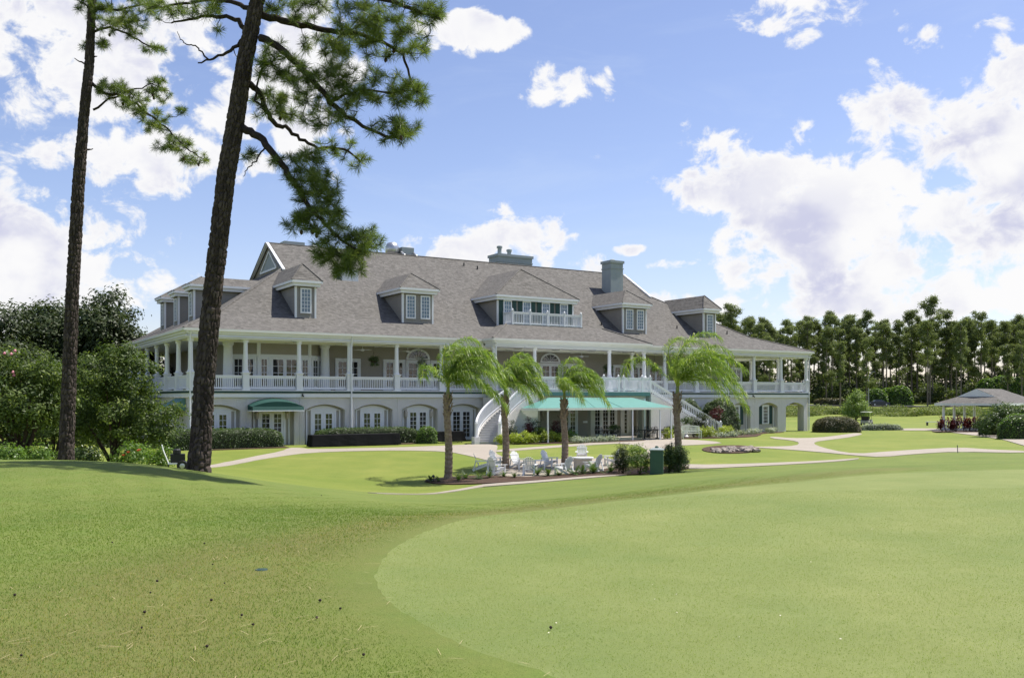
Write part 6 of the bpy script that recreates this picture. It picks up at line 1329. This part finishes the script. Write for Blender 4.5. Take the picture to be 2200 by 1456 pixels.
# ------------------------------------------------------------------ pine wood behind
def wood_pine(seed, h, bare=.5, spread=2.6, n=5400):
    rd = random.Random(seed); t = thing('woodland_pine', 'pine', 'pine tree', (0, 0, 0), 0, 'pines of the wood behind'); bl = []
    k = rd.randint(15, 20)
    for i in range(k):
        f = bare + (1 - bare) * (i + .5) / k; a = rd.uniform(0, 6.28); rr = spread * rd.uniform(.2, .75) * (1.0 - .35 * (f - bare) / (1 - bare)); s = spread * rd.uniform(.20, .42); bl.append((rr * math.cos(a), rr * math.sin(a), h * f, s, s, s * .62))
    bl.append((rd.uniform(-.6, .6), 0, h * .95, spread * .32, spread * .32, h * .05))
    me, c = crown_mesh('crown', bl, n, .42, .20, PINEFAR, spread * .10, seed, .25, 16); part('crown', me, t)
    q = MB(); q.tube([(0, 0, -.5), (rd.uniform(-.3, .3), 0, h * .5), (rd.uniform(-.3, .3), 0, h * .96)], [.24, .18, .05], 8)
    for i in range(12): tg = Vector(c[rd.randrange(len(c))]); q.tube([(0, 0, tg.z - rd.uniform(.3, 1.2)), tg], [.06, .02], 5, cap=False)
    part('trunk', q.mesh('trunk', mat('far_trunk', (.14, .11, .09), .95, (.2, .17, .14), 2)), t); return t
VAR = [wood_pine(300 + i, h, b_, s) for i, (h, b_, s) in enumerate([(25, .50, 3.4), (24, .42, 3.1), (26, .54, 3.3), (22, .34, 3.0), (24, .30, 3.5)])]
rd = random.Random(5); used = set(); SPOT = []
for i in range(86):
    px = 1545 + (i % 43) * 16.6 + rd.uniform(-7, 7); Z = (236 if i < 43 else 252) + rd.uniform(-7, 7); SPOT.append((px, Z, .76 + .22 * rd.random() + (.04 if px > 1980 else 0), i % 5))
SPOT += [(1993, 214, .80, 0), (2065, 216, .84, 1), (1862, 200, .66, 4), (1805, 205, .72, 3), (2165, 208, .70, 3), (2195, 205, .72, 4), (2215, 212, .8, 1)]
for i in range(5): SPOT.append((1560 + i * 31, 228 + rd.uniform(-5, 5), .72, 3 + i % 2))
def pine_label(i, px, Z):
    if i >= 86 and Z in (214, 216): return 'lone tall pine on the far bank, ' + ('left of the pavilion' if px < 2030 else 'rising behind the pavilion roof')
    if i >= 86 and Z < 209.5: return {1862: 'bushy pine at the far bank above the young tree', 1805: 'pine at the far bank right of the clubhouse end', 2165: 'bushy pine behind the pavilion', 2195: 'bushy pine at the right picture edge'}.get(int(px), 'pine at the right picture edge')
    row = 'front of the wood' if Z < 244 else 'back of the wood'
    for lim, wh in ((1620, 'hidden behind the clubhouse roof end'), (1700, 'seen over the right end of the clubhouse'), (1750, 'seen past the last porch columns'), (1800, 'just right of the clubhouse, above the flat hedge'), (1850, 'above the pale young tree'), (1905, 'above the dark blue car'), (1960, 'above the largest domed bush'), (2030, 'around the left lone pine'), (2100, 'above the peak of the pavilion'), (2160, 'above the pavilion ridge')):
        if px < lim: return f'pine at the {row}, {wh}'
    return f'pine at the {row}, right picture edge'
for i, (px, Z, s, v) in enumerate(SPOT):
    g = onground(px, Z); lab = pine_label(i, px, Z)
    if v not in used: used.add(v); o = VAR[v]; o.location = g; o.rotation_euler = (0, 0, rd.uniform(0, 6)); o.scale = (s, s, s); o['label'] = lab
    else: clone(VAR[v], g, rd.uniform(0, 6), lab, (s, s, s * rd.uniform(.93, 1.05)))
# undergrowth of the wood: a mass nobody could count
rng = np.random.default_rng(17); n = 60000; bx = rng.uniform(38, 150, n); by = rng.uniform(231, 268, n); hh = 5.4 + 3.2 * np.sin(bx * .35 + np.sin(by * .3)) * np.sin(bx * .13 + 1)
P = np.stack([bx, by, Hn(bx, by) + np.maximum(hh, .8) * rng.uniform(0, 1, n) ** .7 * np.interp(by, [231, 245, 268], [.5, 1, 1.5])], 1); V, F = leaf_quads(P, unit(rng.normal(size=P.shape) + np.array([0, -.3, .6])), .8, .4, rng)
o = bpy.data.objects.new('woodland_undergrowth', npmesh('woodland_undergrowth', V, F, leafmat('undergrowth_leaves', (.045, .065, .024), (.10, .13, .045), (.17, .20, .07), .6, .3, .2), np.clip(.35 + .3 * np.sin(bx * .7) + rng.normal(size=n) * .25, 0, 1))); COL.objects.link(o); tag(o, 'dark undergrowth at the foot of the pine wood', 'undergrowth', kind='stuff')

# ------------------------------------------------------------------ grass blades on the near slope
rng = np.random.default_rng(23); gp = [(v.x, v.y) for v in smoothpoly(GREENP_XY, 2)]
def blades(n, y0, y1, green, hgt, wdt, pw):
    y = (rng.uniform(y0 ** pw, y1 ** pw, n)) ** (1 / pw); x = y * rng.uniform(-.60, .60, n); ing = inside(gp, x, y); keep = ing if green else ~ing & (y < 33 - np.clip(x, 0, 99) * 0); x, y = x[keep], y[keep]
    z = Hn(x, y) + (.017 if green else .012); k = len(x); a = rng.uniform(0, 6.28, k); h_ = hgt * rng.uniform(.5, 1.2, k) * np.clip((23.5 - y) / 11, .05, 1) * (1 if green else np.clip(.05 + seg_d(x, y, gp + gp[:1]) / .8, 0, 1)); le = rng.uniform(.15, .9, k) * h_; b = rng.uniform(0, 6.28, k)
    ww = wdt * (1 + y / 12); P = np.stack([x, y, z], 1); sd = np.stack([np.cos(a) * ww / 2, np.sin(a) * ww / 2, 0 * a], 1); tip = P + np.stack([np.cos(b) * le, np.sin(b) * le, h_], 1)
    V = np.stack([P - sd, P + sd, tip], 1).reshape(-1, 3); d = dryness(x, y) * rng.uniform(0, 1.25, k); tn = np.clip(rng.uniform(0, .72, k), 0, 1); tn = np.where(d > .80, .97, tn)
    return V, np.arange(3 * k).reshape(k, 3), tn
V, F, tn = blades(460000, 4.6, 24, False, .020, .0038, 1.0)
V2, F2, tn2 = blades(200000, 4.6, 16, True, .009, .0026, 1.0); V, F, tn = np.vstack([V, V2]), np.vstack([F, F2 + len(V)]), np.append(tn, tn2 * .0 + rng.uniform(.72, .86, len(tn2)))
o = bpy.data.objects.new('grass', npmesh('grass', V, F, GRASSB, tn)); COL.objects.link(o); tag(o, 'short blades of rough grass on the near slope', 'grass', kind='stuff')
# pale pine straw strewn over the slope
n = 650; y = rng.uniform(5.2, 20, n); x = y * rng.uniform(-.6, .25, n); ok = ~inside(gp, x, y); x, y = x[ok], y[ok]; n = len(x); a = rng.uniform(0, 6.28, n); L = rng.uniform(.06, .16, n)
dx, dy = np.cos(a) * L / 2, np.sin(a) * L / 2; z0 = Hn(x - dx, y - dy) + .034; z1 = Hn(x + dx, y + dy) + .034; nx_, ny_ = -np.sin(a) * .0014, np.cos(a) * .0014
V = np.stack([np.stack([x - dx - nx_, y - dy - ny_, z0], 1), np.stack([x - dx + nx_, y - dy + ny_, z0], 1), np.stack([x + dx + nx_, y + dy + ny_, z1], 1), np.stack([x + dx - nx_, y + dy - ny_, z1], 1)], 1).reshape(-1, 3)
o = bpy.data.objects.new('pine_straw', npmesh('pine_straw', V, np.arange(4 * n).reshape(n, 4), mat('dry_straw', (.42, .33, .18), .8, (.5, .4, .22), 5))); COL.objects.link(o); tag(o, 'pale pine straw scattered over the slope', 'pine straw', kind='stuff')

n = 46; y = rng.uniform(6, 20, n); x = y * rng.uniform(-.1, .56, n); ok = inside(gp, x, y); x, y = x[ok], y[ok]; n = len(x)
P = np.stack([x, y, Hn(x, y) + .026], 1); V, F = leaf_quads(P, unit(rng.normal(size=P.shape) * .25 + np.array([0, 0, 1.0])), .016, .011, rng)
o = bpy.data.objects.new('leaf_flecks', npmesh('leaf_flecks', V, F, mat('pale_fleck', (.62, .58, .45), .8))); COL.objects.link(o); tag(o, 'tiny pale leaf flecks scattered on the putting green', 'leaf litter', kind='stuff')
